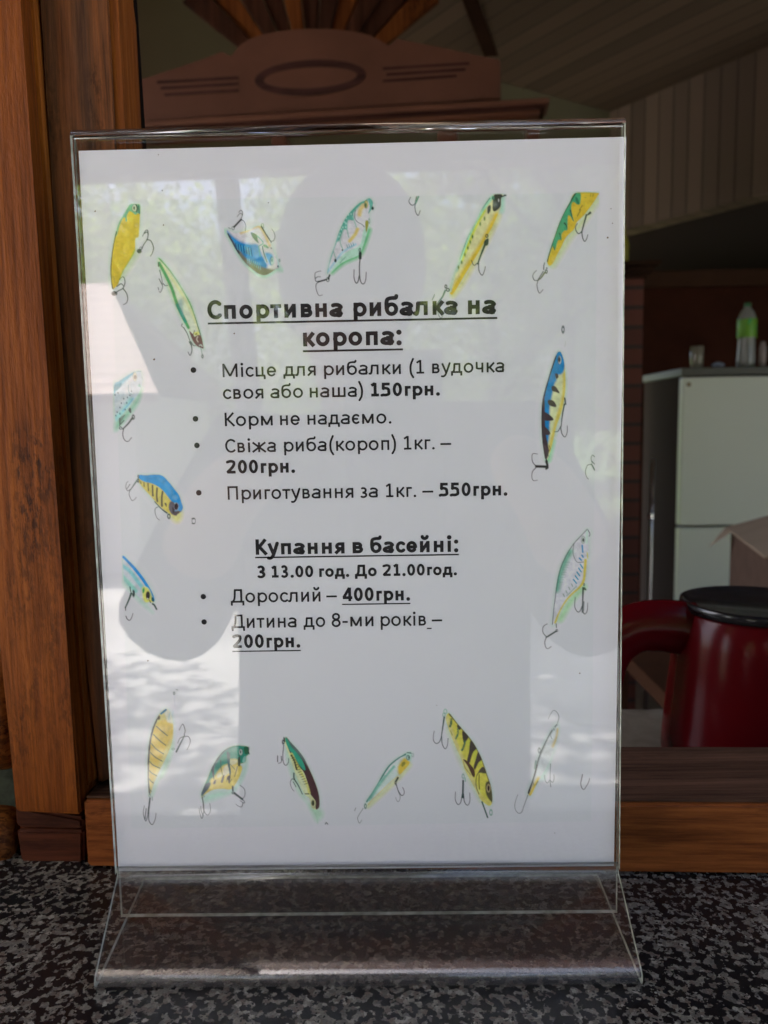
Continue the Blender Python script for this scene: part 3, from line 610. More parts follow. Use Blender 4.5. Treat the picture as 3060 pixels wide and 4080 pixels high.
# 6 green and yellow lure cut by the corner
body = [(1040,95),(1468,92),(1468,150),(1380,290),(1300,400),(1200,530),(1060,670),(1010,800),(860,950),(760,1150),(680,1300),(600,1460),(530,1510),(485,1440),(500,1350),(560,1150),(640,920),(720,690),(820,470),(930,270)]
picture('lure_picture', (2080,750), .20494, (160,60,1500,2090), [
 ('line', [(1440,250),(1200,620),(950,920),(780,1190),(600,1480)], (180,195,110), 100, {'f':140,'a':.55}), ('poly', body, (216,186,56)), ('clip', body),
 ('poly', [(1060,60),(1140,110),(1130,290),(1080,320),(1000,270),(960,330),(960,450),(1000,640),(930,540),(890,560),(880,800),(820,830),(770,900),(760,1000),(700,1020),(640,1200),(600,1130),(530,1300),(480,1400),(560,1100),(800,450)], (62,142,100), {'f':26}),
 ('line', [(1045,90),(900,330),(800,500),(700,740),(600,1030),(530,1250),(490,1420)], (34,52,48), 26), ('poly', [(1040,170),(1080,200),(1110,280),(1085,310),(1040,240)], (30,100,75)), ('line', [(940,430),(970,560),(1000,640)], (24,72,58), 28, {'taper':.8}), ('line', [(825,680),(860,730),(875,800)], (30,70,55), 30, {'taper':.8}), ('line', [(730,880),(745,950),(760,1010)], (30,80,60), 22, {'taper':.8}), ('line', [(610,1140),(630,1200)], (40,90,70), 14),
 ('line', [(1170,340),(1110,430),(1140,420),(1075,540)], (70,70,35), 11), ('line', [(1200,270),(1210,330)], (150,150,60), 8), ('line', [(1385,110),(1370,160)], (90,90,40), 10), ('line', [(1335,120),(1330,160)], (100,100,45), 10), ('line', [(1215,180),(1250,185)], (120,120,50), 10), ('line', [(1080,95),(1460,93)], (130,130,60), 8), ('clip', None), ('poly', [(1260,520),(1320,450),(1345,490),(1280,530)], (60,70,60)), ('ell',470,1620,28,44,(40,62,50),{'w':18}), ('ell',480,1555,14,14,DK)]
 + hook([(1250,520),(1200,700),(1160,850)], c=(60,78,66), w=28) + hook([(1160,845),(1100,885),(1050,830),(1040,750),(1075,685)],[(1160,850),(1175,960),(1215,1035),(1255,980),(1278,905)],[(420,1580),(425,1500),(440,1450)], w=18) + hook([(440,1640),(370,1740),(310,1790)], c=(120,130,80), w=26) + hook([(410,1620),(310,1780)],[(300,1795),(240,1790),(208,1720),(225,1660),(278,1600)],[(305,1800),(290,1880),(305,1980),(340,2040),(375,2010),(408,1970)], w=15), 'green and yellow lure cut off at the top right corner')
# 7 spotted silver blue head at the left edge
body = [(160,610),(300,460),(480,330),(690,215),(870,190),(930,400),(900,620),(830,780),(700,960),(560,1160),(420,1320),(210,1540)]
picture('lure_picture', (430,1450), .14914, (130,120,1180,2160), [
 ('poly', [(230,1560),(560,1200),(780,900),(900,640),(830,1000),(640,1300),(230,1780)], (110,170,140), {'f':160,'a':.8}), ('poly', body, (176,190,196), {'sharp':1}), ('clip', body),
 ('poly', [(120,600),(300,430),(700,210),(640,330),(480,460),(330,600),(160,800)], (84,150,165), {'f':70}), ('poly', [(150,610),(350,500),(350,600),(160,760)], (45,125,140), {'f':40}), ('line', [(230,1100),(480,880),(560,560),(640,380)], (200,205,206), 90, {'f':90,'a':.7}), ('line', [(200,1480),(420,1250),(620,960)], (120,185,180), 130, {'f':90,'a':.8}), ('line', [(400,1260),(560,1080),(680,920)], (110,165,195), 30, {'f':30,'a':.8}),
 ('line', [(550,570),(550,700),(580,780),(640,810)], (90,135,140), 18), ('line', [(620,480),(625,700)], (140,160,165), 10), ('poly', [(840,530),(860,540),(890,640),(850,620),(800,590)], (120,165,155)), ('ell',722,340,56,120,(120,130,120)), ('ell',724,345,48,110,(208,210,185)), ('ell',730,355,40,62,(110,108,95))] + [('ell',x,y,15,20,(35,72,78)) for x,y in ((425,928),(522,895),(630,730),(362,1048),(505,1042),(322,1165),(465,1220),(250,1290),(322,1330),(195,830),(272,775),(590,840),(214,1380))] + [('clip', None),
 ('line', [(770,205),(830,195),(885,208)], (100,140,140), 18), ('line', [(900,350),(940,420)], (130,150,150), 14), ('poly', [(550,1230),(600,1165),(630,1280),(600,1310)], (60,72,70)), ('ell',680,1420,44,74,(64,74,70),{'w':30}), ('poly', [(310,1450),(470,1350),(400,1480),(330,1620),(310,1600)], (84,100,92), {'f':24,'a':.8}), ('ell',345,1715,44,40,(50,62,58),{'w':22})]
 + hook([(660,1440),(540,1600),(400,1740)], c=(66,82,76), w=44) + hook([(320,1460),(320,1660)],[(345,1610),(430,1510)], w=22) + hook([(420,1740),(400,1860),(420,1980),(480,2060),(550,2065),(600,2010),(635,1970)], c=DK, w=22), 'spotted silver blue lure head at the left edge')
# 8 blue and yellow striped crankbait
body = [(330,180),(355,120),(500,125),(700,110),(850,140),(980,270),(1100,420),(1200,560),(1255,720),(1280,820),(1240,900),(1160,960),(1130,995),(1020,960),(900,880),(740,740),(600,580),(470,440),(350,290)]
picture('lure_picture', (490,1870), .18686, (40,70,1620,1250), [
 ('poly', [(1000,960),(1250,900),(1240,1080),(1120,1130)], (205,205,130), {'f':110,'a':.7}), ('poly', body, (214,198,100)), ('clip', body),
 ('poly', [(330,180),(355,90),(850,110),(1290,600),(1290,900),(1180,880),(1010,650),(830,430),(640,310),(450,260)], (35,128,185), {'f':26}), ('line', [(760,200),(900,310),(1080,560)], (90,160,205), 50, {'f':70,'a':.6}), ('ell',1110,600,60,50,(120,170,205),{'f':50,'a':.7})] +
 [('line', q, (72,64,45), wd) for q, wd in (([(378,260),(385,300)],14), ([(448,280),(455,360)],20), ([(535,300),(545,450)],24), ([(630,345),(640,560)],34), ([(728,400),(722,560),(735,680)],36), ([(845,480),(830,620),(835,780)],40))] +
 [('poly', [(885,720),(930,725),(930,800)], (80,72,60)), ('poly', [(1010,690),(1100,720),(1180,880),(1240,890),(1160,990),(1040,950),(975,820)], (92,88,96), {'f':24}), ('poly', [(1060,800),(1120,880),(1220,900),(1140,980),(1060,930)], (60,56,60), {'f':20}), ('ell',1140,790,50,82,(130,130,140)), ('ell',1138,792,42,72,(42,34,38)), ('ell',1110,722,14,12,(150,170,170)), ('line', [(1190,810),(1170,870),(1110,885)], (100,170,210), 14), ('clip', None),
 ('ell',330,150,20,32,DK,{'w':14}), ('ell',325,240,26,42,DK,{'w':18}), ('ell',980,1000,36,58,(28,50,44),{'w':18}), ('ell',1510,1100,44,66,(60,80,72),{'w':11}), ('ell',1498,1050,34,14,(40,56,50)), ('ell',1500,1155,30,12,(50,70,60))]
 + hook([(330,190),(240,310),(160,440)], c=(110,150,130), w=16) + hook([(300,250),(200,390),(160,430)],[(160,430),(100,455),(62,380),(75,300),(110,255)],[(90,410),(150,320)],[(150,440),(135,540),(190,660),(250,640),(285,595)],[(745,800),(690,840),(690,940),(730,1040),(780,1080)], w=12) + hook([(940,930),(820,840),(680,690)], c=(66,84,76), w=24), 'stubby lure with blue back and black stripes on yellow')
# 9 blue striped lure cut at the left edge
body = [(135,170),(330,330),(520,520),(700,730),(860,960),(970,1170),(1045,1400),(1020,1500),(900,1480),(760,1500),(600,1350),(400,1150),(190,950),(150,500)]
picture('lure_picture', (470,2190), .14015, (110,130,1200,2080), [
 ('poly', [(190,950),(500,1250),(760,1520),(1000,1800),(600,1450)], (150,190,170), {'f':200,'a':.6}), ('poly', body, (184,190,196), {'sharp':1}), ('clip', body), ('line', [(100,440),(330,600),(550,880),(700,1080)], (120,176,180), 110, {'f':50}), ('line', [(120,760),(300,950),(500,1170)], (124,176,166), 130, {'f':60}),
 ('line', [(110,150),(300,340),(500,570),(680,800),(850,1060),(960,1270),(1010,1420)], (35,125,185), 84, {'f':16}), ('poly', [(700,1060),(870,1100),(960,1300),(1010,1500),(860,1530),(740,1450),(700,1280)], (196,196,100), {'f':60}), ('poly', [(700,1130),(750,1080),(760,1180),(710,1240)], (60,140,80), {'f':24}), ('poly', [(960,1340),(1030,1400),(1030,1480),(960,1450)], (25,80,95), {'f':20}), ('ell',855,1300,60,120,(48,40,46)), ('ell',845,1392,22,20,(200,200,190)), ('clip', None), ('line', [(900,1440),(930,1500)], (90,80,50), 26), ('line', [(990,1540),(1040,1580),(1100,1690)], (48,66,60), 48), ('ell',445,1245,42,104,(48,58,54)), ('ell',410,1215,16,24,(160,175,165)), ('line', [(345,1060),(365,1190)], DK, 26)]
 + hook([(380,1240),(310,1430),(215,1640)], c=(70,100,88), w=50) + hook([(215,1640),(220,1720)],[(230,1890),(270,1975),(335,2005),(390,1930),(430,1810)], c=DK, w=22), 'blue striped lure cut off at the left edge')
# 10 yellow lure with dark bars, bottom left
body = [(400,470),(450,450),(500,500),(530,600),(545,700),(540,880),(500,1020),(430,1180),(350,1340),(270,1520),(215,1690),(195,1680),(180,1500),(175,1280),(185,1060),(210,860),(260,690),(330,550)]
picture('lure_picture', (540,2700), .27572, (90,120,820,2150), [
 ('poly', [(520,900),(430,1200),(250,1700),(300,1500),(420,1400),(540,1050)], (150,190,150), {'f':80,'a':.5}), ('poly', body, (214,202,130)), ('clip', body), ('poly', [(300,680),(420,600),(540,660),(540,820),(400,1100),(250,1500),(200,1500),(220,900)], (218,188,84), {'f':40}), ('poly', [(400,430),(560,450),(560,640),(470,640),(440,560)], (196,196,180), {'f':30,'a':.9}), ('line', [(310,590),(250,740),(205,950),(185,1200),(180,1450),(198,1680)], (58,62,68), 34, {'f':10}), ('line', [(370,520),(440,462)], (40,100,130), 30)] +
 [('line', q, (76,86,62), 15) for q in ([(300,700),(380,770),(460,835)], [(260,820),(340,900),(435,975)], [(230,950),(300,1030),(405,1100)], [(215,1080),(290,1150),(385,1205)], [(205,1210),(260,1265),(350,1305)], [(200,1340),(240,1380),(305,1415)], [(200,1460),(225,1495),(260,1520)], [(195,1600),(230,1640)])] + [('ell',338,575,18,34,(60,54,40)), ('clip', None), ('line', [(495,520),(480,600)], (130,160,165), 18, {'a':.7}), ('line', [(545,480),(535,550)], (150,170,175), 10, {'a':.7}), ('ell',558,225,16,24,(70,95,85),{'w':11}), ('line', [(590,170),(610,175)], (90,110,100), 10), ('line', [(560,260),(570,400)], (165,170,176), 22, {'a':.5,'f':20}), ('line', [(745,10),(660,170)], (160,165,170), 7, {'a':.6}), ('ell',205,1700,18,26,(110,140,130),{'w':9}), ('line', [(240,1720),(245,1770)], (90,120,110), 12), ('ell',545,1030,24,18,(110,135,115),{'w':10})]
 + hook([(590,1070),(650,950),(710,830)], c=(80,100,90), w=20) + hook([(705,820),(718,760),(690,675),(665,690),(632,755)],[(690,850),(640,880),(612,945)],[(710,850),(765,850),(792,910),(775,980),(745,1040)], w=10) + hook([(210,1740),(185,1960)], c=(50,66,62), w=20) + hook([(185,1960),(150,2070),(115,1960),(128,1850)],[(155,1890),(140,2040)],[(190,1960),(195,2060),(240,2122),(280,2060),(298,1960)], w=11), 'yellow lure with slanting dark bars, bottom left')
# 11 green backed crankbait
body = [(1380,230),(1250,200),(1100,190),(950,220),(800,300),(660,440),(540,620),(440,820),(340,1060),(250,1280),(205,1400),(215,1500),(290,1430),(420,1340),(560,1290),(760,1280),(940,1290),(1050,1190),(1150,1010),(1210,860),(1235,740),(1190,660),(1310,600),(1340,460),(1400,400)]
picture('lure_picture', (770,2940), .15823, (110,130,1470,2080), [
 ('poly', [(300,1450),(600,1330),(960,1320),(1200,1000),(1330,560),(1340,800),(1150,1200),(900,1420),(300,1620)], (140,185,160), {'f':160,'a':.55}), ('poly', body, (218,196,96)), ('clip', body),
 ('poly', [(1450,150),(1450,600),(1180,640),(1100,540),(930,540),(880,640),(740,700),(620,840),(540,960),(430,1060),(420,1200),(250,1440),(150,1500),(200,1200),(600,400),(1000,150)], (36,118,98), {'f':50}), ('poly', [(930,560),(1110,560),(1080,640),(940,680)], (206,200,160), {'f':40}), ('poly', [(760,760),(880,680),(920,860),(880,900),(760,960)], (208,200,170), {'f':40}), ('poly', [(600,920),(690,860),(720,950),(620,1000)], (208,202,160), {'f':40}),
 ('line', [(900,220),(740,360),(600,560),(480,780)], (80,88,100), 70, {'f':40,'a':.8}), ('poly', [(200,1420),(300,1170),(430,1130),(410,1230),(260,1420)], (48,64,74), {'f':26}), ('poly', [(850,340),(930,420),(925,640),(950,860),(925,960),(900,820),(860,600)], (58,84,84), {'f':16}), ('line', [(690,560),(700,740),(740,940)], (48,74,70), 30, {'taper':.7}), ('poly', [(455,760),(520,720),(530,1050),(500,980)], (42,62,66), {'f':16}), ('line', [(930,660),(1050,790)], (70,80,60), 14),
 ('poly', [(560,1050),(575,1060),(560,1150),(505,1160),(520,1090)], (60,50,45)), ('poly', [(740,960),(785,935),(745,1115),(695,1105)], (62,56,56)), ('poly', [(860,970),(935,950),(920,1120),(895,1135),(870,1050),(835,1110)], (62,56,56)), ('line', [(1110,720),(1080,850),(1040,970)], (70,62,50), 26, {'taper':.5}), ('line', [(970,1040),(910,1130)], (66,60,50), 18), ('poly', [(1130,520),(1180,470),(1180,690),(1130,690)], (62,70,60), {'f':14}), ('ell',1195,355,52,90,(40,80,76)), ('ell',1196,355,38,72,(205,215,205)), ('ell',1194,355,22,46,(52,72,72)), ('poly', [(1280,240),(1390,230),(1400,380),(1300,400)], (26,80,52), {'f':20}), ('poly', [(1270,480),(1330,470),(1300,610),(1240,600)], (130,175,165), {'f':20,'a':.8}), ('clip', None), ('ell',1395,265,20,40,DK,{'w':16}), ('line', [(1380,330),(1410,400)], DK, 26), ('line', [(995,1220),(1000,1320)], (58,66,60), 40), ('ell',255,1470,34,26,(90,110,105),{'w':14}), ('ell',1005,1380,40,34,(56,80,74),{'w':20})]
 + hook([(1040,1390),(1235,1540)], c=(80,92,92), w=44) + hook([(1230,1540),(1300,1450),(1290,1290),(1180,1190)],[(1240,1550),(1290,1600),(1280,1640),(1180,1575)],[(1255,1630),(1220,1730),(1150,1720),(1075,1665)],[(250,1640),(275,1830),(350,1940),(420,1880),(435,1780),(420,1650)],[(270,1860),(220,2025),(170,1900),(150,1770)],[(250,1960),(200,1820),(190,1720)], c=(66,92,88), w=16) + hook([(230,1500),(260,1690),(270,1880)], c=(66,80,80), w=28), 'humped lure with green back and yellow belly')
# 12 dark lure hanging head down
body = [(310,165),(350,160),(450,280),(600,440),(730,620),(840,840),(930,1040),(1010,1250),(1055,1420),(1070,1620),(1040,1720),(960,1740),(890,1680),(850,1500),(740,1400),(640,1200),(540,950),(430,650),(350,430),(300,280)]
picture('lure_picture', (1080,2910), .1809, (100,120,1290,2150), [
 ('poly', [(340,430),(540,950),(720,1400),(850,1700),(1000,2000),(1150,1800),(700,1500),(450,1000)], (140,185,150), {'f':140,'a':.5}), ('poly', body, (192,198,150)), ('clip', body), ('poly', [(300,130),(380,150),(900,850),(1100,1500),(1070,1740),(980,1720),(980,1560),(860,1390),(830,1250),(740,960),(640,830),(560,860),(500,640),(400,450)], (62,40,42), {'f':12}), ('poly', [(360,150),(500,290),(700,540),(820,800),(740,700),(560,480),(420,310)], (84,98,96), {'f':26}),
 ('poly', [(315,165),(360,190),(440,340),(600,530),(700,680),(760,850),(720,870),(620,760),(520,600),(400,420),(330,280)], (46,138,112), {'f':16}), ('line', [(450,520),(560,740),(680,960),(780,1180),(840,1380)], (206,202,110), 60, {'f':30,'tex':.7}), ('poly', [(560,960),(700,1040),(800,1340),(740,1400),(620,1200)], (196,205,170), {'f':40,'a':.8})] + [('line', [(430+i*25,560+i*52),(475+i*27,540+i*52)], (50,56,40), 13) for i in range(13)] + [('line', [(445,540),(520,690),(560,860)], (52,48,34), 34, {'f':12,'tex':.4}),
 ('ell',930,1620,52,88,(70,70,50)), ('ell',930,1620,46,82,(206,206,160)), ('ell',925,1600,34,66,(52,56,36)), ('clip', None), ('line', [(755,1395),(830,1395)], DK, 24), ('ell',270,255,30,58,(40,38,42),{'w':22}), ('line', [(285,160),(300,240)], (40,36,40), 30), ('line', [(1195,2060),(1218,2030),(1250,2062)], (48,62,56), 20), ('line', [(930,1760),(1000,1880),(1030,2050)], (140,175,150), 20, {'f':20,'a':.6})]
 + hook([(280,330),(262,500),(262,640),(290,740),(335,765),(385,700),(390,620)],[(240,640),(220,700),(165,725)],[(225,570),(232,640)],[(145,560),(145,690)], c=(44,56,52), w=16) + hook([(505,940),(510,1060),(600,1210),(690,1400)], c=(40,58,52), w=24) + hook([(510,1080),(460,1070),(425,1150),(450,1260),(505,1335)],[(490,1130),(550,1240)], w=13), 'dark backed lure hanging head down')
# 13 pale green lure with orange throat
body = [(1340,210),(1420,240),(1395,400),(1370,500),(1250,640),(1120,790),(900,960),(700,1170),(520,1330),(380,1480),(350,1410),(360,1350),(480,1180),(620,950),(760,700),(880,530),(1040,390),(1200,290)]
picture('lure_picture', (1400,2960), .16878, (50,180,1520,1930), [
 ('line', [(1380,520),(1150,790),(900,1040),(640,1280),(400,1490)], (196,200,130), 60, {'f':120,'a':.7}), ('poly', body, (176,190,182)), ('clip', body), ('line', [(1390,220),(1200,300),(1020,420),(890,540),(760,730),(620,960),(480,1190),(360,1380)], (62,112,102), 46, {'f':18}), ('line', [(1000,560),(800,790),(620,1040),(420,1340)], (104,158,140), 60, {'f':50}), ('line', [(1180,350),(960,530),(800,740)], (196,198,198), 30, {'f':20}), ('poly', [(1200,390),(1280,360),(1390,440),(1370,540),(1180,740),(1110,720),(1100,560)], (208,182,70), {'f':60}), ('poly', [(1200,460),(1260,440),(1270,500),(1200,560),(1180,520)], (120,116,50), {'f':16}),
 ('line', [(1100,790),(900,960),(700,1150),(400,1440)], (214,200,140), 36, {'f':30}), ('line', [(660,1260),(520,1360),(380,1480)], (150,140,70), 22), ('poly', [(1300,230),(1420,230),(1390,420),(1300,380)], (160,190,175), {'f':20}), ('ell',1340,345,42,62,(44,70,58),{'w':13}), ('ell',1356,340,14,36,DK), ('line', [(1310,225),(1420,240)], (38,60,56), 22), ('clip', None), ('ell',1450,285,28,44,(110,135,125),{'w':9}), ('ell',330,1490,32,66,(60,100,82),{'w':18}), ('line', [(1100,820),(1060,890)], (52,62,44), 44), ('ell',1045,935,26,50,(44,44,36),{'w':20})]
 + hook([(1060,980),(1100,1110),(1150,1200),(1200,1240),(1245,1190),(1240,1110),(1210,1050)], c=DK, w=18) + hook([(1100,1130),(1150,1250),(1140,1340),(1100,1388),(1065,1340),(1045,1280)],[(280,1540),(160,1730),(150,1800),(190,1890),(245,1820)],[(75,1600),(105,1530)], c=(84,116,96), w=11), 'small pale green lure with an orange throat')
# 14 perch coloured lure
body = [(380,190),(430,210),(560,380),(700,540),(820,690),(930,880),(1010,1060),(1080,1270),(1140,1450),(1175,1640),(1175,1790),(1130,1850),(1040,1800),(960,1720),(880,1560),(760,1340),(680,1180),(620,1000),(520,780),(430,560),(360,360),(345,260)]
picture('lure_picture', (1700,2800), .22157, (90,90,1230,2140), [
 ('line', [(400,500),(600,1000),(800,1400),(980,1740)], (190,200,160), 60, {'f':130,'a':.6}), ('poly', body, (208,200,84)), ('clip', body), ('line', [(360,260),(480,620),(640,1010),(800,1350),(960,1700)], (214,204,150), 60, {'f':60,'a':.8}), ('line', [(420,200),(600,410),(800,660),(960,910),(1060,1180),(1150,1480),(1180,1780)], (60,64,52), 46, {'f':24}), ('line', [(700,640),(820,820),(940,1080)], (160,170,60), 110, {'f':60,'a':.55}),
 ('poly', [(640,510),(750,600),(700,700),(660,700)], (62,56,50), {'f':14}), ('poly', [(790,680),(900,800),(830,900),(770,1080),(725,1040),(760,880)], (66,58,52), {'f':14}), ('poly', [(930,880),(1000,1000),(930,1080),(870,1200),(845,1150),(880,1020)], (66,58,52), {'f':14}), ('poly', [(1020,1150),(1070,1260),(950,1260),(900,1300),(960,1190)], (70,64,54), {'f':14}), ('poly', [(560,390),(620,440),(590,490),(545,430)], (60,56,50), {'f':12}),
 ('line', [(560,470),(560,560),(525,640)], (60,100,80), 34, {'tex':.8}), ('line', [(440,300),(440,360),(420,420)], (52,86,62), 44, {'tex':.7}), ('line', [(690,690),(665,790),(635,850)], (52,92,74), 36, {'tex':.7}), ('line', [(430,500),(460,580)], (110,120,60), 10), ('poly', [(660,1020),(720,1040),(830,1160),(865,1240),(862,1330),(820,1310),(740,1140)], (76,54,42), {'f':12}), ('line', [(660,1020),(690,1160),(790,1290)], (130,120,50), 10),
 ('line', [(1060,1265),(950,1250),(895,1330),(890,1500),(940,1640)], (86,84,44), 14), ('line', [(945,1290),(940,1420),(950,1550)], (60,60,34), 16), ('poly', [(1060,1450),(1130,1420),(1170,1600),(1165,1780),(1070,1640)], (76,72,46), {'f':24}), ('ell',1112,1535,34,72,(210,190,140)), ('ell',1112,1535,22,56,(44,24,28)), ('poly', [(960,1640),(1060,1720),(1170,1790),(1110,1860),(990,1790)], (216,204,110), {'f':30}), ('clip', None), ('ell',335,155,34,48,(120,160,140),{'w':14}), ('ell',310,215,28,38,(110,150,130),{'w':12}), ('ell',655,1320,26,46,(96,136,118),{'w':12}), ('line', [(690,1350),(695,1410)], (110,150,130), 20), ('ell',1155,1970,30,60,(96,140,116),{'w':14})]
 + hook([(315,260),(290,430),(265,600)], c=(66,96,84), w=24) + hook([(265,610),(230,700),(170,730),(125,680),(120,600),(135,510)],[(270,620),(280,740),(330,825),(370,770),(385,640)],[(640,1640),(610,1790),(560,1825),(515,1740),(518,1600)],[(662,1640),(680,1780),(735,1840),(775,1770),(775,1620)], c=(52,76,70), w=14) + hook([(655,1400),(650,1700)], c=(46,72,68), w=28) + hook([(995,1780),(1095,2060)], c=(62,100,84), w=22), 'perch coloured lure with dark bars')
# 15 thin silver jig with curved hooks + loose hook
body = [(855,375),(880,420),(870,560),(820,760),(740,1010),(660,1170),(560,1330),(480,1480),(390,1660),(340,1650),(335,1590),(400,1420),(450,1250),(490,1080),(550,890),(620,740),(700,580),(770,470)]
picture('lure_picture', (2030,2800), .2215, (70,110,930,2010), [
 ('line', [(700,900),(660,1150),(600,1350)], (150,190,170), 60, {'f':130,'a':.5}), ('poly', body, (180,184,184), {'a':.9}), ('clip', body), ('line', [(870,480),(850,620),(780,780)], (214,190,110), 44, {'f':50}), ('line', [(520,1380),(440,1520),(370,1670)], (216,188,60), 90, {'f':60}), ('line', [(840,390),(760,490),(660,660),(590,820),(530,960),(485,1100),(450,1260),(400,1430),(340,1610)], (58,72,66), 46, {'f':30}), ('line', [(490,1120),(450,1270),(395,1430),(335,1620)], (34,34,32), 36, {'f':10}), ('clip', None), ('ell',798,475,22,42,(188,205,198),{'w':14}), ('ell',798,478,8,18,DK), ('line', [(735,555),(745,610),(765,650)], (70,90,85), 10), ('ell',535,855,26,50,(60,66,62),{'w':11}), ('poly', [(460,1045),(490,1050),(470,1180),(442,1180)], (90,120,105), {'a':.8}), ('line', [(510,1410),(475,1475)], (70,70,40), 16), ('line', [(420,1420),(440,1480)], (60,60,40), 10)]
 + hook([(860,370),(888,260),(860,180),(800,135),(750,180),(695,290)],[(735,1100),(730,1290),(730,1400)],[(725,1390),(680,1440),(640,1390),(630,1300)],[(735,1400),(775,1430),(800,1370),(798,1290)],[(730,1420),(740,1510)],[(330,1660),(260,1850),(220,1960),(165,1985),(110,1930),(95,1840),(115,1740),(150,1650)], c=(92,118,106), w=10), 'thin silver lure with single hooks, bottom right')
picture('hook_picture', (2030,2800), .2215, (1240,1240,1460,1600), hook([(1312,1290),(1290,1390),(1280,1450),(1300,1530),(1340,1555),(1380,1500),(1420,1430),(1440,1360)], c=DK, w=14), 'small loose hook at the bottom right')
# 16 blue barred lure, right
body = [(490,440),(525,460),(560,570),(575,740),(578,900),(560,1080),(520,1260),(460,1430),(420,1600),(380,1760),(345,1870),(310,1870),(285,1740),(265,1560),(258,1350),(265,1150),(290,1000),(340,830),(390,660),(450,490)]
picture('lure_picture', (2080,1270), .29851, (100,60,640,2190), [
 ('line', [(400,1640),(350,1880)], (110,190,130), 60, {'f':70,'a':.7}), ('line', [(570,700),(570,1000),(440,1560)], (170,200,150), 30, {'f':50,'a':.5}), ('poly', body, (200,206,160)), ('clip', body), ('line', [(570,640),(575,900),(550,1090),(480,1330),(420,1560),(370,1760)], (216,200,96), 64, {'f':30}),
 ('poly', [(480,420),(570,560),(560,690),(520,740),(460,760),(460,820),(430,880),(400,1020),(370,1180),(370,1400),(360,1560),(340,1680),(280,1680),(250,1100),(330,800)], (14,108,160), {'f':30}), ('line', [(450,500),(370,740),(310,960),(275,1160),(265,1400),(285,1700),(315,1880)], (46,42,44), 22), ('poly', [(262,1080),(300,1080),(310,1480),(350,1700),(360,1780),(310,1890),(260,1700)], (56,46,48), {'f':14})] +
 [('poly', q, (58,48,50), {'f':12}) for q in ([(440,735),(475,735),(485,780),(455,800)], [(395,905),(440,900),(480,950),(500,995),(450,980),(400,960)], [(345,1090),(410,1090),(455,1150),(440,1180),(360,1150)], [(290,1250),(350,1270),(415,1330),(400,1360),(290,1350)], [(290,1440),(340,1470),(378,1530),(340,1555),(280,1520)])] +
 [('line', [(360,1690),(375,1740),(345,1790),(355,1840)], (60,80,50), 8), ('ell',500,550,26,56,(20,50,70)), ('ell',502,550,20,50,(200,210,205)), ('ell',496,545,17,40,(42,34,34)), ('clip', None), ('ell',546,145,22,54,(44,60,54),{'w':13}), ('line', [(575,300),(580,340),(565,370)], (150,160,150), 6), ('line', [(570,1060),(580,1140)], (44,60,52), 20)]
 + hook([(565,1140),(540,1270),(520,1440)], c=(50,66,58), w=16) + hook([(515,1440),(480,1500),(435,1510)],[(515,1450),(530,1530),(570,1578),(600,1520),(603,1430)], w=11) + hook([(325,1880),(330,1920)], w=10) + hook([(325,1900),(340,1980),(320,2005)],[(330,1975),(190,1970)], c=(44,48,46), w=30) + hook([(185,1965),(140,1910),(132,1830),(150,1800),(205,1805)],[(185,1985),(140,2040),(130,2110),(150,2160),(205,2155)], c=(50,66,58), w=10), 'blue lure with black bars at the right')
picture('hook_picture', (2080,1270), .29851, (830,1790,975,2160), hook([(965,1840),(940,1820),(920,1860),(935,1930)],[(965,2010),(940,1960),(915,1945),(870,1960),(845,2040),(860,2110),(885,2140)],[(930,1900),(965,1940)], c=(70,98,84), w=9)+[('line',[(925,1940),(965,2020)],(70,90,80),14)], 'small loose hook at the right edge')
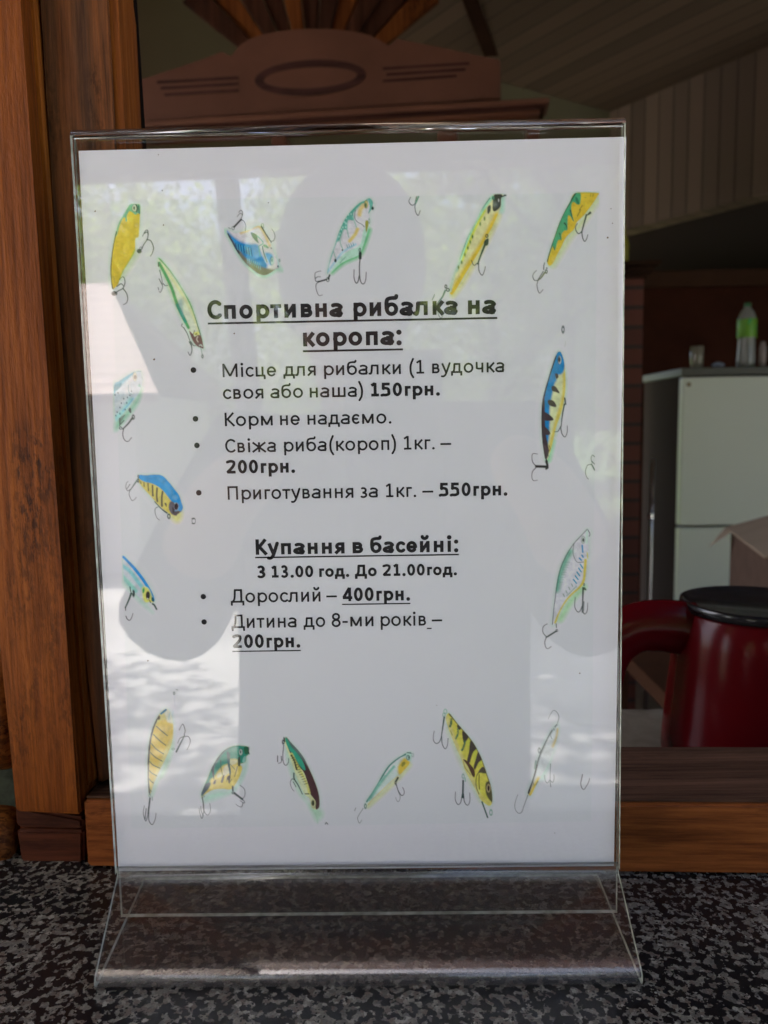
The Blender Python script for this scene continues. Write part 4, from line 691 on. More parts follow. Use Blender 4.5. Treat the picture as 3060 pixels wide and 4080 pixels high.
# 17 silver green lure, lower right
body = [(820,115),(880,170),(850,260),(840,450),(825,620),(800,820),(770,990),(700,1080),(560,1200),(440,1350),(360,1500),(310,1640),(250,1680),(250,1600),(265,1420),(290,1200),(320,980),(360,780),(430,600),(520,440),(640,300),(740,200)]
picture('lure_picture', (2140,2080), .24413, (60,80,920,2090), [
 ('line', [(760,1060),(560,1280),(380,1580)], (140,190,130), 70, {'f':120,'a':.75}), ('poly', body, (194,194,200)), ('clip', body), ('line', [(540,480),(440,680),(360,900),(320,1100)], (92,152,128), 90, {'f':70,'a':.95})] + [('line', [(350+i*14,980-i*40),(420+i*14,980-i*40)], (70,120,100), 6, {'a':.6}) for i in range(9)] +
 [('line', [(790,620),(780,740),(765,930),(700,1060),(560,1190),(450,1330),(350,1520),(300,1640)], (222,204,92), 46, {'f':16})] + [('line', q, (40,118,160), 26) for q in ([(735,380),(740,450),(745,490)], [(690,590),(720,620)], [(730,540),(750,570)])] + [('line', [(705-i*28,690+i*62),(745-i*26,750+i*62)], (60,130,155), 22, {'f':8}) for i in range(5)] + [('line', [(560-i*45,1010+i*55),(580-i*45,1050+i*55)], (110,130,115), 14) for i in range(4)] + [('line', [(640-i*40,1050+i*40),(600-i*40,1085+i*40)], (110,140,120), 12) for i in range(4)] +
 [('poly', [(800,110),(830,120),(830,330),(790,340)], (176,196,186), {'f':20}), ('line', [(600,350),(585,480),(610,590),(660,655),(755,652)], (74,90,84), 10), ('ell',750,290,32,62,(60,86,76)), ('ell',750,290,26,54,(190,200,192)), ('ell',752,292,17,32,(40,50,48)), ('clip', None), ('line', [(815,120),(720,220),(600,350),(500,500),(420,660),(370,800),(330,980),(305,1160),(280,1350),(262,1520),(248,1670)], (44,62,56), 11), ('line', [(830,130),(860,190),(850,230)], (60,80,70), 14), ('ell',765,1020,16,24,DK,{'w':10}), ('poly', [(775,1060),(805,1110),(760,1100)], (60,80,56)), ('line', [(815,500),(825,590)], (205,196,90), 18, {'f':14}), ('ell',320,1770,20,24,DK,{'w':11}), ('line', [(310,1660),(315,1720)], DK, 14)]
 + hook([(750,1070),(745,1250),(735,1470)], c=(48,64,56), w=22) + hook([(730,1380),(700,1450),(660,1465),(618,1400),(612,1330),(622,1230)],[(745,1460),(775,1500),(815,1450),(825,1320)],[(762,1300),(755,1450)], c=(52,72,62), w=13) + hook([(310,1780),(150,1880)], c=(56,76,66), w=22) + hook([(150,1870),(100,1810),(90,1740),(115,1690),(165,1660)],[(145,1890),(125,1960),(140,2040),(175,2065),(230,2030)], c=(50,70,60), w=13), 'silver and green lure with a yellow belly, lower right')
# small dust specks and stains on the sheet
bm = bmesh.new()
for px, py, r in ((380,842,.0003),(647,760,.00025),(652,897,.00025),(934,1329,.0003),(632,617,.0002),(2421,947,.00035),(2434,832,.0002),(2440,890,.0002),(590,2632,.0003),(2310,2682,.0003),(615,1432,.0004),(1070,808,.0002),(2210,3318,.0002),(1740,2810,.00018),(1290,1560,.00018)):
    c = onpaper(px, py, LIFT_INK); n = 8; bm.faces.new([bm.verts.new((c[0]+r*math.cos(k*2*math.pi/n)*(.8+.3*(k % 3)), c[1], c[2]+r*math.sin(k*2*math.pi/n))) for k in range(n)])
tag(bm_obj('specks', bm, paper_mat('brown_specks', (.16,.09,.05)), sheet, recalc=False), kind='stuff')

# ------------------------------------------------------------------ window frame of weathered timber behind the counter
FN = np.array([.035, 1.0, 0.0]); FN /= np.linalg.norm(FN); FT = np.array([FN[1], -FN[0], 0.0])
def fpl(pxs, depth=0.0):
    P = np.array([-.139, .0418, 0]) + FN*depth
    return [on_plane(x, y, P, FN) for x, y in pxs]
frame = empty('window_frame', (-.18, .05, 0))
tag(frame, 'weathered orange brown timber window frame with a wide sill behind the sign', 'window frame')
slab('outer_board', fpl([(-330, -260), (62, -260), (81, 0), (168, 1200), (265, 2520), (321, 3249), (60, 3236), (0, 2581), (-90, 1400)]), FN*.03, WOOD_A, frame, .0012)['label'] = 'broad orange board with dark weathered patches'
slab('moulding_strip', fpl([(40, -260), (114, -260), (132, 0), (220, 1200), (312, 2500), (372, 3132), (318, 3196), (240, 3196), (150, 1500)], .009), FN*.02, WOOD_A2, frame, .0025)
slab('casement_board', fpl([(134, -260), (408, -260), (425, 0), (455, 560), (520, 1700), (590, 2600), (620, 3040), (445, 3092), (388, 3130), (328, 2500), (235, 1200), (161, 0)], .013), FN*.03, WOOD_B, frame, .0015)['label'] = 'grey brown board with pitted grain'
slab('casement_lip', fpl([(404, -260), (456, -260), (470, 0), (500, 560), (565, 1700), (640, 2600), (670, 3060), (610, 3045), (575, 2600), (512, 1700), (447, 560), (420, 0)], .0155), FN*.022, WOOD_LIP, frame, .0022)
# rebate behind the gap between the boards, coloured black for its shade
slab('rebate', fpl([(60, -300), (470, -300), (700, 3230), (250, 3230)], .034), FN*.02, plain('rebate_shade', (.004, .0025, .002), .9, .05), frame)
# the sill: one long board with a darker top
a = fpl([(331, 3193)])[0]; ztop = on_plane(3060, 3199, np.array([-.139, .0418, 0]), FN)[2]
xl, xr = a[0], .85
def fw(x, d, z): return np.array([x, .0418-.035*(x+.139), z]) + FN*d
rear = atz(3060, 2974, ztop); drear = float(np.dot(rear-fw(rear[0], 0, ztop), FN))
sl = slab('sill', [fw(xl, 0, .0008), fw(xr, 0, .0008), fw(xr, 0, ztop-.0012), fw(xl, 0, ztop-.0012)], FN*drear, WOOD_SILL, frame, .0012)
slab('sill_top', [fw(xl+.0005, .0022, ztop-.0011), fw(xr, .0022, ztop-.0011), fw(xr, .0022, ztop), fw(xl+.0005, .0022, ztop)], FN*(drear-.003), WOOD_TOP, frame, .0004)['label'] = 'dark upper face of the sill'
# low blocks under the outer board
slab('end_block', fpl([(56, 3212), (330, 3262), (330, 3306), (62, 3300)], .004), FN*.03, WOOD_RED, frame, .0015)
slab('end_block', fpl([(62, 3306), (331, 3312), (333, 3459), (84, 3452)], .006), FN*.03, WOOD_RED, frame, .0015)

# log wall to the left of the frame
logw = empty('log_wall', (-.3, .08, 0)); tag(logw, 'round orange log wall with grey chinking at the far left edge', 'wall')
def logpiece(px, pa_, pb_):
    t_, b_ = fpl([(px, pa_), (px, pb_)], .004); r_ = abs(t_[2]-b_[2])/2; c_ = (t_+b_)/2+FN*r_; bm = bmesh.new()
    tube_bm(bm, [c_-FT*2.0, c_-FT*.014, c_-FT*.006, c_-FT*.001], [r_, r_, r_*.96, r_*.82], 28); return bm_obj('log', bm, WOOD_LOG, logw, smooth=True)
logpiece(28, 2590, 3176); logpiece(30, 3276, 3560); logpiece(10, 1960, 2520)
slab('chinking', fpl([(-700, -300), (-100, -300), (60, 3200), (120, 3480), (-700, 3520)], .022), FN*.05, plain('grey_mortar', (.045, .05, .036), .95, .1, vary=.5, vscale=150), logw)
# rest of the facade around the opening
fac = empty('log_facade', (0, .2, 1)); tag(fac, 'timber front wall of the building around the open window', 'wall')
ft = lambda x: .0418-.035*(x+.139)
for d in ((-3.2, -.47, .075, .15, GROUND, 2.7), (-.47, 1.3, .075, .13, GROUND, -.034), (-.47, 1.3, .09, .17, .72, 2.7), (1.3, 3.6, .03, .12, GROUND, 2.7)):
    box('wall_section', d, WOOD_A, fac)

# ------------------------------------------------------------------ inside: ledge, jug, room

marble = NT('mottled_pale_marble'); nv = marble.noise(marble.coord(), 45, 5, .6, .6)
marble.l(marble.ramp(nv, [(.3, (.11, .10, .08)), (.7, (.24, .225, .19))]), marble.b.inputs['Base Color']); marble.b.inputs['Roughness'].default_value = .3
tag(box('inner_ledge', (-.3, 1.28, .095, .297, -.05, -.02), marble.m, bevel=.003), 'pale mottled marble ledge behind the sill, under the red jug', 'ledge')

# red jug with black lid
jy = .205; jc = at(3020, 2392, jy); JX, JZ = jc[0], -.02
jug = empty('red_jug', (JX, jy, JZ)); tag(jug, 'glossy dark red jug with black lid and broad side handle behind the sill', 'jug')
REDP = plain('glossy_red_plastic', (.075, .002, .004), .2, .16); BLKP = plain('glossy_black_plastic', (.010, .010, .012), .2, .5)
lidz = jc[2]-JZ; R0 = .05
bm = bmesh.new(); lathe_bm(bm, [(.057, 0), (.060, .003), (.0592, .02), (.0565, .05), (.0528, lidz-.026), (.0505, lidz-.016), (.0478, lidz-.009), (.046, lidz-.006)], (JX, jy, JZ), 72)
body = bm_obj('body', bm, REDP, jug, smooth=True)
bm = bmesh.new(); lathe_bm(bm, [(.046, lidz-.0075), (.0492, lidz-.0065), (.0500, lidz-.003), (.0496, lidz-.0003), (.0480, lidz), (.0462, lidz-.0012), (.0425, lidz-.0030), (.001, lidz-.0036)], (JX, jy, JZ), 72)
bm_obj('lid', bm, BLKP, jug, smooth=True)
bm = bmesh.new(); zt = at(2600, 2490, jy)[2]
hp = [(JX-.0455, jy, zt-.0035), (JX-.060, jy, zt-.001), (JX-.078, jy, zt-.001), (JX-.092, jy, zt-.007), (JX-.103, jy, zt-.020), (JX-.108, jy, zt-.040), (JX-.110, jy, zt-.068), (JX-.110, jy, zt-.092)]
hp = [tuple(p) for p in spline(hp, 6)]
tube_bm(bm, hp, [.0190-.0001*k for k in range(12)]+[.0175]*(len(hp)-14)+[.015, .009], 24)
bmesh.ops.scale(bm, vec=(1, .62, 1), verts=bm.verts, space=Matrix.Translation((0, -jy, 0)))
bm_obj('handle', bm, REDP, jug, smooth=True)
# spout side lip
# ---- refrigerator with things on it
FY = 3.6
WHT = plain('pale_enamel', (.72, .78, .65), .4, .5); TRIM = plain('dark_trim', (.10, .10, .075), .5); DKS = plain('shaded_side_panel', (.05, .038, .032), .95, .05)  # side panel colour darkened to stand for the shade on it
f0 = at(2722, 1494, FY); f1 = at(2719, 2100, FY); ftop = at(2722, 1466, FY)
fr = empty('refrigerator', (f0[0]+.33, FY+.3, GROUND)); tag(fr, 'pale green white refrigerator with two doors and a side coloured dark for shade in the back room', 'refrigerator')
X0 = f0[0]; X1 = X0+.66
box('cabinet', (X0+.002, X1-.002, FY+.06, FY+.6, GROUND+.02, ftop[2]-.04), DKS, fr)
box('top_panel', (X0-.004, X1+.004, FY+.005, FY+.62, ftop[2]-.038, ftop[2]), TRIM, fr, .004)
d_ = box('door', (X0, X1, FY, FY+.055, f1[2]+.006, f0[2]-.012), WHT, fr, .008); d_['label'] = 'upper door'
d_ = box('door', (X0, X1, FY, FY+.055, GROUND+.08, f1[2]-.006), WHT, fr, .008); d_['label'] = 'lower door'
c_ = at(2744, 1532, FY)
bm = bmesh.new(); lathe_bm(bm, [(.004, 0), (.011, .001), (.011, .003), (.004, .005)], (0, 0, 0), 16); bmesh.ops.rotate(bm, verts=bm.verts, cent=(0, 0, 0), matrix=Matrix.Rotation(rad(90), 3, 'X')); bmesh.ops.translate(bm, verts=bm.verts, vec=(c_[0], FY-.001, c_[2]))
bm_obj('badge', bm, plain('brass_badge', (.28, .22, .10), .4), fr)
TOPZ = ftop[2]
GREENCLR = plain('bottle_green_plastic', (.02, .16, .05), .3)
clr = acrylic('clear_plastic', (.80, .84, .82), 3.0, 1.45, .08)
BY = FY+.12; bcx = at(2975, 1330, BY)[0]; bz1 = at(2975, 1207, BY)[2]; H = bz1-TOPZ
bot = empty('soda_bottle', (bcx, BY, TOPZ)); tag(bot, 'clear plastic soda bottle with green label and green cap on top of the refrigerator', 'bottle')
r = .045*H/.33*1.02
bm = bmesh.new(); lathe_bm(bm, [(.7*r, 0), (r*.98, .01), (r, .04), (r*.93, .10*H/.33), (r*.9, .15*H/.33), (r*.98, .17*H/.33), (r*.98, .25*H/.33), (r*.75, .28*H/.33), (r*.36, .305*H/.33), (r*.3, .315*H/.33)], (bcx, BY, TOPZ), 28); bm_obj('shell', bm, plain('milky_clear_plastic', (.30, .31, .30), .18, .6), bot, True)
ls = NT('bottle_label_print'); nn = ls.noise(ls.coord((1, 1, 1)), 22, 1); ls.l(ls.ramp(nn, [(.40, (.03, .45, .14)), (.47, (.17, .44, .03))], 'LINEAR'), ls.b.inputs['Base Color']); ls.b.inputs['Roughness'].default_value = .4
bm = bmesh.new(); lathe_bm(bm, [(r*1.0, .155*H/.33), (r*1.02, .157*H/.33), (r*1.02, .245*H/.33), (r*1.0, .247*H/.33)], (bcx, BY, TOPZ), 28); lab = bm_obj('label_sleeve', bm, ls.m, bot, smooth=True)
bm = bmesh.new(); lathe_bm(bm, [(.01, 0), (.02, 0), (.02, .004), (.01, .004)], (0, 0, 0), 14); bmesh.ops.rotate(bm, verts=bm.verts, cent=(0, 0, 0), matrix=Matrix.Rotation(rad(90), 3, 'X')); bmesh.ops.translate(bm, verts=bm.verts, vec=(bcx-.006, BY-r*1.02, TOPZ+.205*H/.33)); bm_obj('label_emblem', bm, plain('pale_red_print', (.55, .13, .12), .5), lab)
bm = bmesh.new(); lathe_bm(bm, [(r*.34, .310*H/.33), (r*.36, .312*H/.33), (r*.36, H-.002), (r*.3, H)], (bcx, BY, TOPZ), 20); bm_obj('cap', bm, GREENCLR, bot, smooth=True)
GX = at(2776, 1440, BY)[0]; gh = at(2776, 1380, BY)[2]-TOPZ
bm = bmesh.new(); lathe_bm(bm, [(.026, 0), (.030, .004), (.033, gh*.5), (.034, gh), (.031, gh), (.029, .01)], (GX, BY, TOPZ), 24)
tag(bm_obj('glass_tumbler', bm, plain('dusty_glass', (.26, .24, .19), .12, .8), smooth=True), 'dusty drinking glass on the left end of the refrigerator top', 'glass')
GX = at(3026, 1440, BY)[0]
bm = bmesh.new(); lathe_bm(bm, [(.014, 0), (.018, .004), (.018, .10), (.012, .12), (.012, .13)], (GX, BY-.03, TOPZ), 20)
tag(bm_obj('pale_jar', bm, plain('pale_pink_glass', (.34, .28, .26), .2, .7), smooth=True), 'slim pale jar beside the green labelled bottle', 'jar')
bm = bmesh.new(); bmesh.ops.create_icosphere(bm, subdivisions=3, radius=.028); bmesh.ops.scale(bm, vec=(1.1, .8, .62), verts=bm.verts)
for v in bm.verts: v.co += v.co.normalized()*.006*noise.noise(v.co*60)
bmesh.ops.translate(bm, verts=bm.verts, vec=(at(2858, 1455, BY)[0], BY-.02, TOPZ+.018))
tag(bm_obj('crumpled_wrapper', bm, plain('blue_white_wrapper', (.22, .25, .34), .5), smooth=True), 'small crumpled pale wrapper between glass and bottle', 'wrapper')

# metal pole leaning beside the fridge
METAL = plain('brushed_steel', (.55, .56, .60), .28, .5, 1.0)
pa, pb = at(2601, 1830, 2.95), at(2583, 2500, 2.9)
bm = bmesh.new(); tube_bm(bm, [pa, (pa+pb)/2, pb, pb+(pb-pa)*.6], .0085, 16)
pole = bm_obj('steel_pole', bm, METAL, smooth=True); tag(pole, 'thin shiny steel pole standing beside the brick pillar', 'pole')
bm = bmesh.new(); jp = at(2593, 2056, 2.93); tube_bm(bm, [jp+[0, 0, .012], jp-[0, 0, .012]], .0125, 16); bm_obj('collar', bm, plain('bright_collar', (.75, .78, .8), .25, .5, 1.0), pole)

# carton in front of the fridge
CART = plain('brown_cardboard', (.27, .225, .18), .85, .2, vary=.12, vscale=14); CARTD = plain('carton_shaded_side', (.085, .06, .05), .85, .2, vary=.2, vscale=30)  # box body coloured darker than the lit flap, as its shaded side
cb = empty('cardboard_carton', (.95, 1.4, -.3)); tag(cb, 'open brown cardboard carton with a raised flap in front of the refrigerator', 'carton')
c0 = at(2912, 2112, 1.58); c1 = at(3075, 2215, 1.16); zt = c0[2]; c1 = np.array([c1[0], c1[1], zt])
dn = (c1-c0)/np.linalg.norm(c1-c0); dr = np.array([-dn[1], dn[0], 0]);
if dr[0] < 0: dr = -dr
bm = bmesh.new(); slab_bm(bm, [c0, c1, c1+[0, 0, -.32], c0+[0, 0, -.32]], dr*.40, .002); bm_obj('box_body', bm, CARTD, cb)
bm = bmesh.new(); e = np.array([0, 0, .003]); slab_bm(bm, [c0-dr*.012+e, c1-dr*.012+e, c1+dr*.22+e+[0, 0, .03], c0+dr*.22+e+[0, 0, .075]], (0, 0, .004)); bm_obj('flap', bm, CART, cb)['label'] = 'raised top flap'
bm = bmesh.new(); slab_bm(bm, [c0-dr*.013+e, c0+dn*.07-dr*.013+e, c0+dn*.05-dr*.055-[0, 0, .035]], (0, 0, .003)); bm_obj('flap', bm, CART, cb)['label'] = 'small bent corner flap'
tb = empty('back_table', (1.2, 1.5, GROUND)); tag(tb, 'dark wooden table carrying the cardboard carton', 'table')
DKW = plain('dark_brown_wood', (.042, .020, .012), .8, .12, vary=.3, vscale=6)
box('table_top', (.6, 1.9, 1.0, 1.95, zt-.36, zt-.322), DKW, tb)
for x in (.64, 1.82):
    for y in (1.04, 1.88): box('leg', (x, x+.05, y, y+.05, GROUND, zt-.361), DKW, tb)

# brick pillar with a moulded cap
def bricks():
    s = NT('dark_red_brick'); v = s.coord((1, 1, 1), rot=(rad(90), 0, 0)); b = s.new('ShaderNodeTexBrick'); s.l(v, b.inputs['Vector'])
    b.inputs['Scale'].default_value = 1.0; b.inputs['Brick Width'].default_value = .25; b.inputs['Row Height'].default_value = .075; b.inputs['Mortar Size'].default_value = .008
    for i, c in ((1, (.17, .048, .030)), (2, (.12, .034, .022)), (3, (.05, .03, .025))): b.inputs[i].default_value = (*c, 1)
    s.l(b.outputs[0], s.b.inputs['Base Color']); s.b.inputs['Roughness'].default_value = .7; return s.m
BR = bricks()
PY = 2.75; p0 = at(2380, 1112, PY); p1 = at(2566, 1112, PY); cz = at(2566, 1047, PY)[2]
pil = empty('brick_pillar', ((p0[0]+p1[0])/2, PY+.15, GROUND)); tag(pil, 'dark red brick pillar with a projecting cap between the sign and the refrigerator', 'pillar')
box('shaft', (p0[0], p1[0], PY, PY+.32, GROUND, p0[2]), BR, pil, .003)
bm = bmesh.new(); 
for k, (o_, za, zb) in enumerate(((.012, 0, .35), (.03, .35, .7), (.05, .7, 1.0))):
    h = cz-p0[2]; add_box(bm, p0[0]-o_, p1[0]+o_, PY-o_, PY+.32+o_, p0[2]+h*za+.001, p0[2]+h*zb, .004)
bm_obj('cap', bm, DKW, pil)
yb = at(2494, 1020, PY+.05); bm = bmesh.new(); lathe_bm(bm, [(.018, 0), (.022, .006), (.022, .085), (.014, .11), (.009, .125), (.009, .155)], (yb[0]-.012, PY+.05, cz), 20)
tag(bm_obj('yellow_bottle', bm, plain('yellow_plastic', (.38, .34, .03), .35), smooth=True), 'small yellow bottle on the pillar cap, half hidden by the sign edge', 'bottle')

# cupboard in the dark behind
q0 = at(2500, 1150, 4.7); q1 = at(2500, 1085, 4.7)
cup = empty('dark_cupboard', (2.6, 4.9, GROUND)); tag(cup, 'long dark red brown cupboard in the shade behind the refrigerator', 'cupboard')
DRW = plain('dark_red_wood', (.040, .014, .009), .95, .04, vary=.3, vscale=4)
box('carcass', (q0[0]-.3, q0[0]+3, 4.7, 5.1, GROUND, q0[2]), DRW, cup); box('cornice', (q0[0]-.34, q0[0]+3, 4.66, 5.12, q0[2]+.001, q1[2]), DKW, cup, .01)

# ------------------------------------------------------------------ the carved sideboard crown
CT = np.array([math.cos(rad(-6.2)), math.sin(rad(-6.2)), 0]); CN = np.array([-CT[1], CT[0], 0]); CP = at(1240, 430, 1.9)
def cpl(pxs, d=0.0): return [on_plane(x, y, CP+CN*d, CN) for x, y in pxs]
side = empty('carved_cabinet', tuple(CP+[0, .2, -2])); tag(side, 'tall mahogany coloured cabinet with an arched crown carved with an oval', 'cabinet')
outline = [(505, 492), (505, 335), (560, 318), (700, 272), (800, 238), (882, 203), (898, 210), (922, 230)]
for k in range(13):
    th = math.pi*(1-k/12); outline.append((1238-304*math.cos(math.pi-th)*1.0, 226-(102)*math.sin(th)**.9 - 10*k/12))
outline = outline[:8] + [(1238+310*math.cos(math.pi*(1-k/14)), 228-20*k/14-104*max(0, math.sin(math.pi*k/14))**.85) for k in range(1, 14)] + [(1553, 186), (1578, 150), (1660, 170), (1800, 198), (1994, 236), (1996, 392)]
slab('crown', cpl(outline), CN*.03, CAB, side, .003)
def ring(name, cx, cy, rx, ry, wd, mat, d=-.002):
    bm = bmesh.new(); n = 64; a, b = [], []
    for k in range(n):
        t = 2*math.pi*k/n; s_ = math.sin(rad(-3.3))
        for lst, f in ((a, 0), (b, wd)):
            ex, ey = (rx-f)*math.cos(t), (ry-f*.85)*math.sin(t); lst.append(bm.verts.new(tuple(cpl([(cx+ex, cy+ey+ex*-.055)], d)[0])))
    for k in range(n): bm.faces.new((a[k], a[(k+1) % n], b[(k+1) % n], b[k]))
    r_ = bmesh.ops.extrude_face_region(bm, geom=bm.faces[:]); bmesh.ops.translate(bm, verts=[v for v in r_['geom'] if isinstance(v, bmesh.types.BMVert)], vec=tuple(CN*.0015))
    return bm_obj(name, bm, mat, side)
ring('oval_groove', 1236, 309, 221, 71, 34, CABD)
for x0, x1, y0 in ((625, 950, 322), (640, 950, 346), (655, 950, 372)):
    slab('carved_line', cpl([(x0, y0), (x1, y0-18), (x1, y0-8), (x0, y0+10)], -.002), CN*.0015, CABD, side)
for x0, x1, y0 in ((1525, 1870, 268), (1540, 1855, 292), (1525, 1820, 318)):
    slab('carved_line', cpl([(x0, y0), (x1, y0-21), (x1, y0-11), (x0, y0+10)], -.002), CN*.0015, CABD, side)
# cornice: stepped profile run along the cabinet
for (ya, yb, dd, inset) in ((486, 508, -.035, 0), (508, 524, -.028, 10), (524, 548, -.012, 24)):
    sh = lambda x: -(x-498)*.0590
    xa, xb = 480+inset*.2, 2190-inset*1.6
    pts = cpl([(xa, ya+sh(xa)), (xb, ya+sh(xb)), (xb, yb+sh(xb)), (xa, yb+sh(xa))], dd)
    slab('cornice', pts, CN*(.06-dd), CAB if dd != -.028 else CABD, side, .003)
# carcass with dark open shelves: posts, back, shelf
zc = cpl([(1240, 505)])[0][2]-.02
def cbox(name, px0, px1, d0, d1, z0, z1, mat, bev=.003):
    a = cpl([(px0, 560)])[0]; b = cpl([(px1, 560)])[0]
    P = [np.array([a[0], a[1], z0]), np.array([b[0], b[1], z0]), np.array([b[0], b[1], z1]), np.array([a[0], a[1], z1])]
    return slab(name, [p+CN*d0 for p in P], CN*(d1-d0), mat, side, bev)
zt2 = cpl([(1240, 560)])[0][2]+.02
cbox('back_panel', 505, 2130, .30, .32, GROUND, zt2, CABD)
for a_, b_ in ((505, 560), (1080, 1140), (1742, 1822), (2100, 2150)): cbox('post', a_, b_, .001, .298, GROUND, zt2, CAB)
for k in range(5): cbox('shelf', 562, 2098, .012, .296, zt2-.5-k*.45, zt2-.47-k*.45, CAB)

# ------------------------------------------------------------------ room shell
OLIVE = plain('olive_plaster', (.20, .185, .12), .9, .1, vary=.06, vscale=3)
def planks(name, c, width, rotz, axis_rot=(0, 0, 0), vary=.35):
    s = NT(name); tc = s.new('ShaderNodeTexCoord'); mp = s.new('ShaderNodeMapping'); mp.inputs['Rotation'].default_value = axis_rot if any(axis_rot) else (0, 0, rotz); s.l(tc.outputs['Object'], mp.inputs[0])
    sx = s.new('ShaderNodeSeparateXYZ'); s.l(mp.outputs[0], sx.inputs[0])
    dv = s.new('ShaderNodeMath', operation='DIVIDE'); dv.inputs[1].default_value = width; s.l(sx.outputs[0], dv.inputs[0])
    fr_ = s.new('ShaderNodeMath', operation='FRACT'); s.l(dv.outputs[0], fr_.inputs[0]); fl = s.new('ShaderNodeMath', operation='FLOOR'); s.l(dv.outputs[0], fl.inputs[0])
    wn = s.new('ShaderNodeTexWhiteNoise'); wn.noise_dimensions = '1D'; s.l(fl.outputs[0], wn.inputs['W'])
    col = s.ramp(wn.outputs[0], [(0, tuple(v*(1-vary) for v in c)), (1, tuple(v*(1+vary) for v in c))])
    gap = s.ramp(fr_.outputs[0], [(0, (0, 0, 0)), (.06, (1, 1, 1)), (.94, (1, 1, 1)), (1, (0, 0, 0))])
    s.l(s.mix(1.0, col, s.mix(.7, (1, 1, 1), gap), 'MULTIPLY'), s.b.inputs['Base Color']); s.b.inputs['Roughness'].default_value = .6
    s.bump(gap, .6, .01); return s.m
D = 4.2; cr = CAM + ray(2430, 445)*D; cr = np.array(cr); CZ = cr[2]
wr = np.array([.59, -.807, 0]); wl = np.array([-.85, -.53, 0]); nr = np.array([.807, .59, 0]); nl = np.array([-.53, .85, 0])
ang = math.atan2(wr[1], wr[0])
PLK_C = planks('ceiling_planks', (.20, .145, .10), .10, 0, (0, 0, math.pi/2-ang), .22)
PLK_W = planks('hood_planks', (.24, .175, .135), .085, 0, (0, 0, -ang), .22)
ceil = box('ceiling', (-1.9, 5.5, .16, 7, CZ, CZ+.1), PLK_C); tag(ceil, 'brown plank ceiling over the back room', 'ceiling', kind='structure')  # unseen left edge cut short to let more daylight into the room
floor = box('floor', (-4.5, 5.5, .12, 7, GROUND-.1, GROUND), plain('brown_tile_floor', (.12, .09, .065), .4)); tag(floor, 'brown floor of the back room', 'floor', kind='structure')
zh0 = on_plane(2500, 915, cr, nr)[2]
hood = slab('plank_hood', [cr+[0, 0, -.002], cr+wr*3.2+[0, 0, -.002], [*(cr+wr*3.2)[:2], zh0], [*cr[:2], zh0]], nr*.12, PLK_W); tag(hood, 'brown vertical plank partition hanging above the refrigerator', 'partition')
bw = slab('back_wall', [cr+[0, 0, -.002], cr+wl*5+[0, 0, -.002], [*(cr+wl*5)[:2], GROUND], [*cr[:2], GROUND]], nl*.12, OLIVE); tag(bw, 'plain olive plastered wall of the back room', 'wall', kind='structure')
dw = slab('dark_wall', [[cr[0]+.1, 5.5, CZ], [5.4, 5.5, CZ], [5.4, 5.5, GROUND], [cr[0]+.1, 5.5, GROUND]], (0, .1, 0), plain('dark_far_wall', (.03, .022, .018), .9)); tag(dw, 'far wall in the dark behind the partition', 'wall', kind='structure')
rw = slab('right_wall', [[5.0, .2, CZ], [5.0, 5.5, CZ], [5.0, 5.5, GROUND], [5.0, .2, GROUND]], (.1, 0, 0), OLIVE); tag(rw, 'right wall of the back room', 'wall', kind='structure')
hk = at(485, 165, 2.6); bm = bmesh.new(); tube_bm(bm, [hk+[0, 0, .03], hk, hk-[.0, .02, .025]], [.012, .018, .010], 8)
tag(bm_obj('wall_hook', bm, plain('black_iron', (.01, .01, .01), .5), smooth=True), 'small black iron hook on the olive wall next to the window frame', 'hook')
# beam on the ceiling
bA = atz(1850, -60, CZ-.012); bB = atz(1955, 225, CZ-.012); wdt = np.array([.03, 0, 0])
slab('ceiling_beam', [bA-wdt, bA+wdt, bB+wdt, bB-wdt], (0, 0, .010), DKW); tag(bpy.data.objects['ceiling_beam'], 'thin dark strip across the plank ceiling', 'beam')
# wooden sunburst above the crown
sb = empty('wooden_sunburst', tuple(at(1240, 150, 2.35))); tag(sb, 'fan of dark and orange wooden rays behind the arched crown', 'sunburst')
hub = np.array([1240., 420.]); nr_ = 11
for k in range(nr_):
    a0 = rad(-48+k*96/nr_); a1 = rad(-48+(k+.94)*96/nr_); r0, r1 = 160, 620
    f = lambda a, r_: (hub[0]+math.sin(a)*r_*1.12, hub[1]-math.cos(a)*r_)
    P = [at(*f(a0, r0), 2.35+.012*(k % 2)), at(*f(a1, r0), 2.35+.012*(k % 2)), at(*f(a1, r1), 2.35+.012*(k % 2)), at(*f(a0, r1), 2.35+.012*(k % 2))]
    slab('ray', P, (0, .02, 0), RAY1 if k % 3 == 1 else RAY2, sb, .003)

# ------------------------------------------------------------------ the yard behind the photographer (seen as reflections in the acrylic)
gs = NT('sunlit_pale_paving'); v = gs.coord(); g1 = gs.noise(v, .9, 6, .6, .3); g2 = gs.noise(v, 30, 4)
gs.l(gs.mix(.3, gs.ramp(g1, [(.3, (.24, .235, .23)), (.7, (.50, .49, .48))]), gs.ramp(g2, [(.3, (.2,)*3), (.7, (.8,)*3)]), 'SOFT_LIGHT'), gs.b.inputs['Base Color']); gs.b.inputs['Roughness'].default_value = .9
yard = box('paved_yard', (-14, 14, -7.5, .06, GROUND-.2, GROUND), gs.m); tag(yard, 'pale paved yard in front of the building', 'yard', kind='structure')
gr = NT('lawn'); n = gr.noise(gr.coord(), 3, 6); gr.l(gr.ramp(n, [(.3, (.035, .07, .015)), (.7, (.10, .15, .04))]), gr.b.inputs['Base Color']); gr.b.inputs['Roughness'].default_value = .95
lawn = box('lawn', (-80, 80, -120, -7.5, GROUND-.3, GROUND-.02), gr.m); tag(lawn, 'green lawn beyond the paved yard', 'lawn', kind='structure')
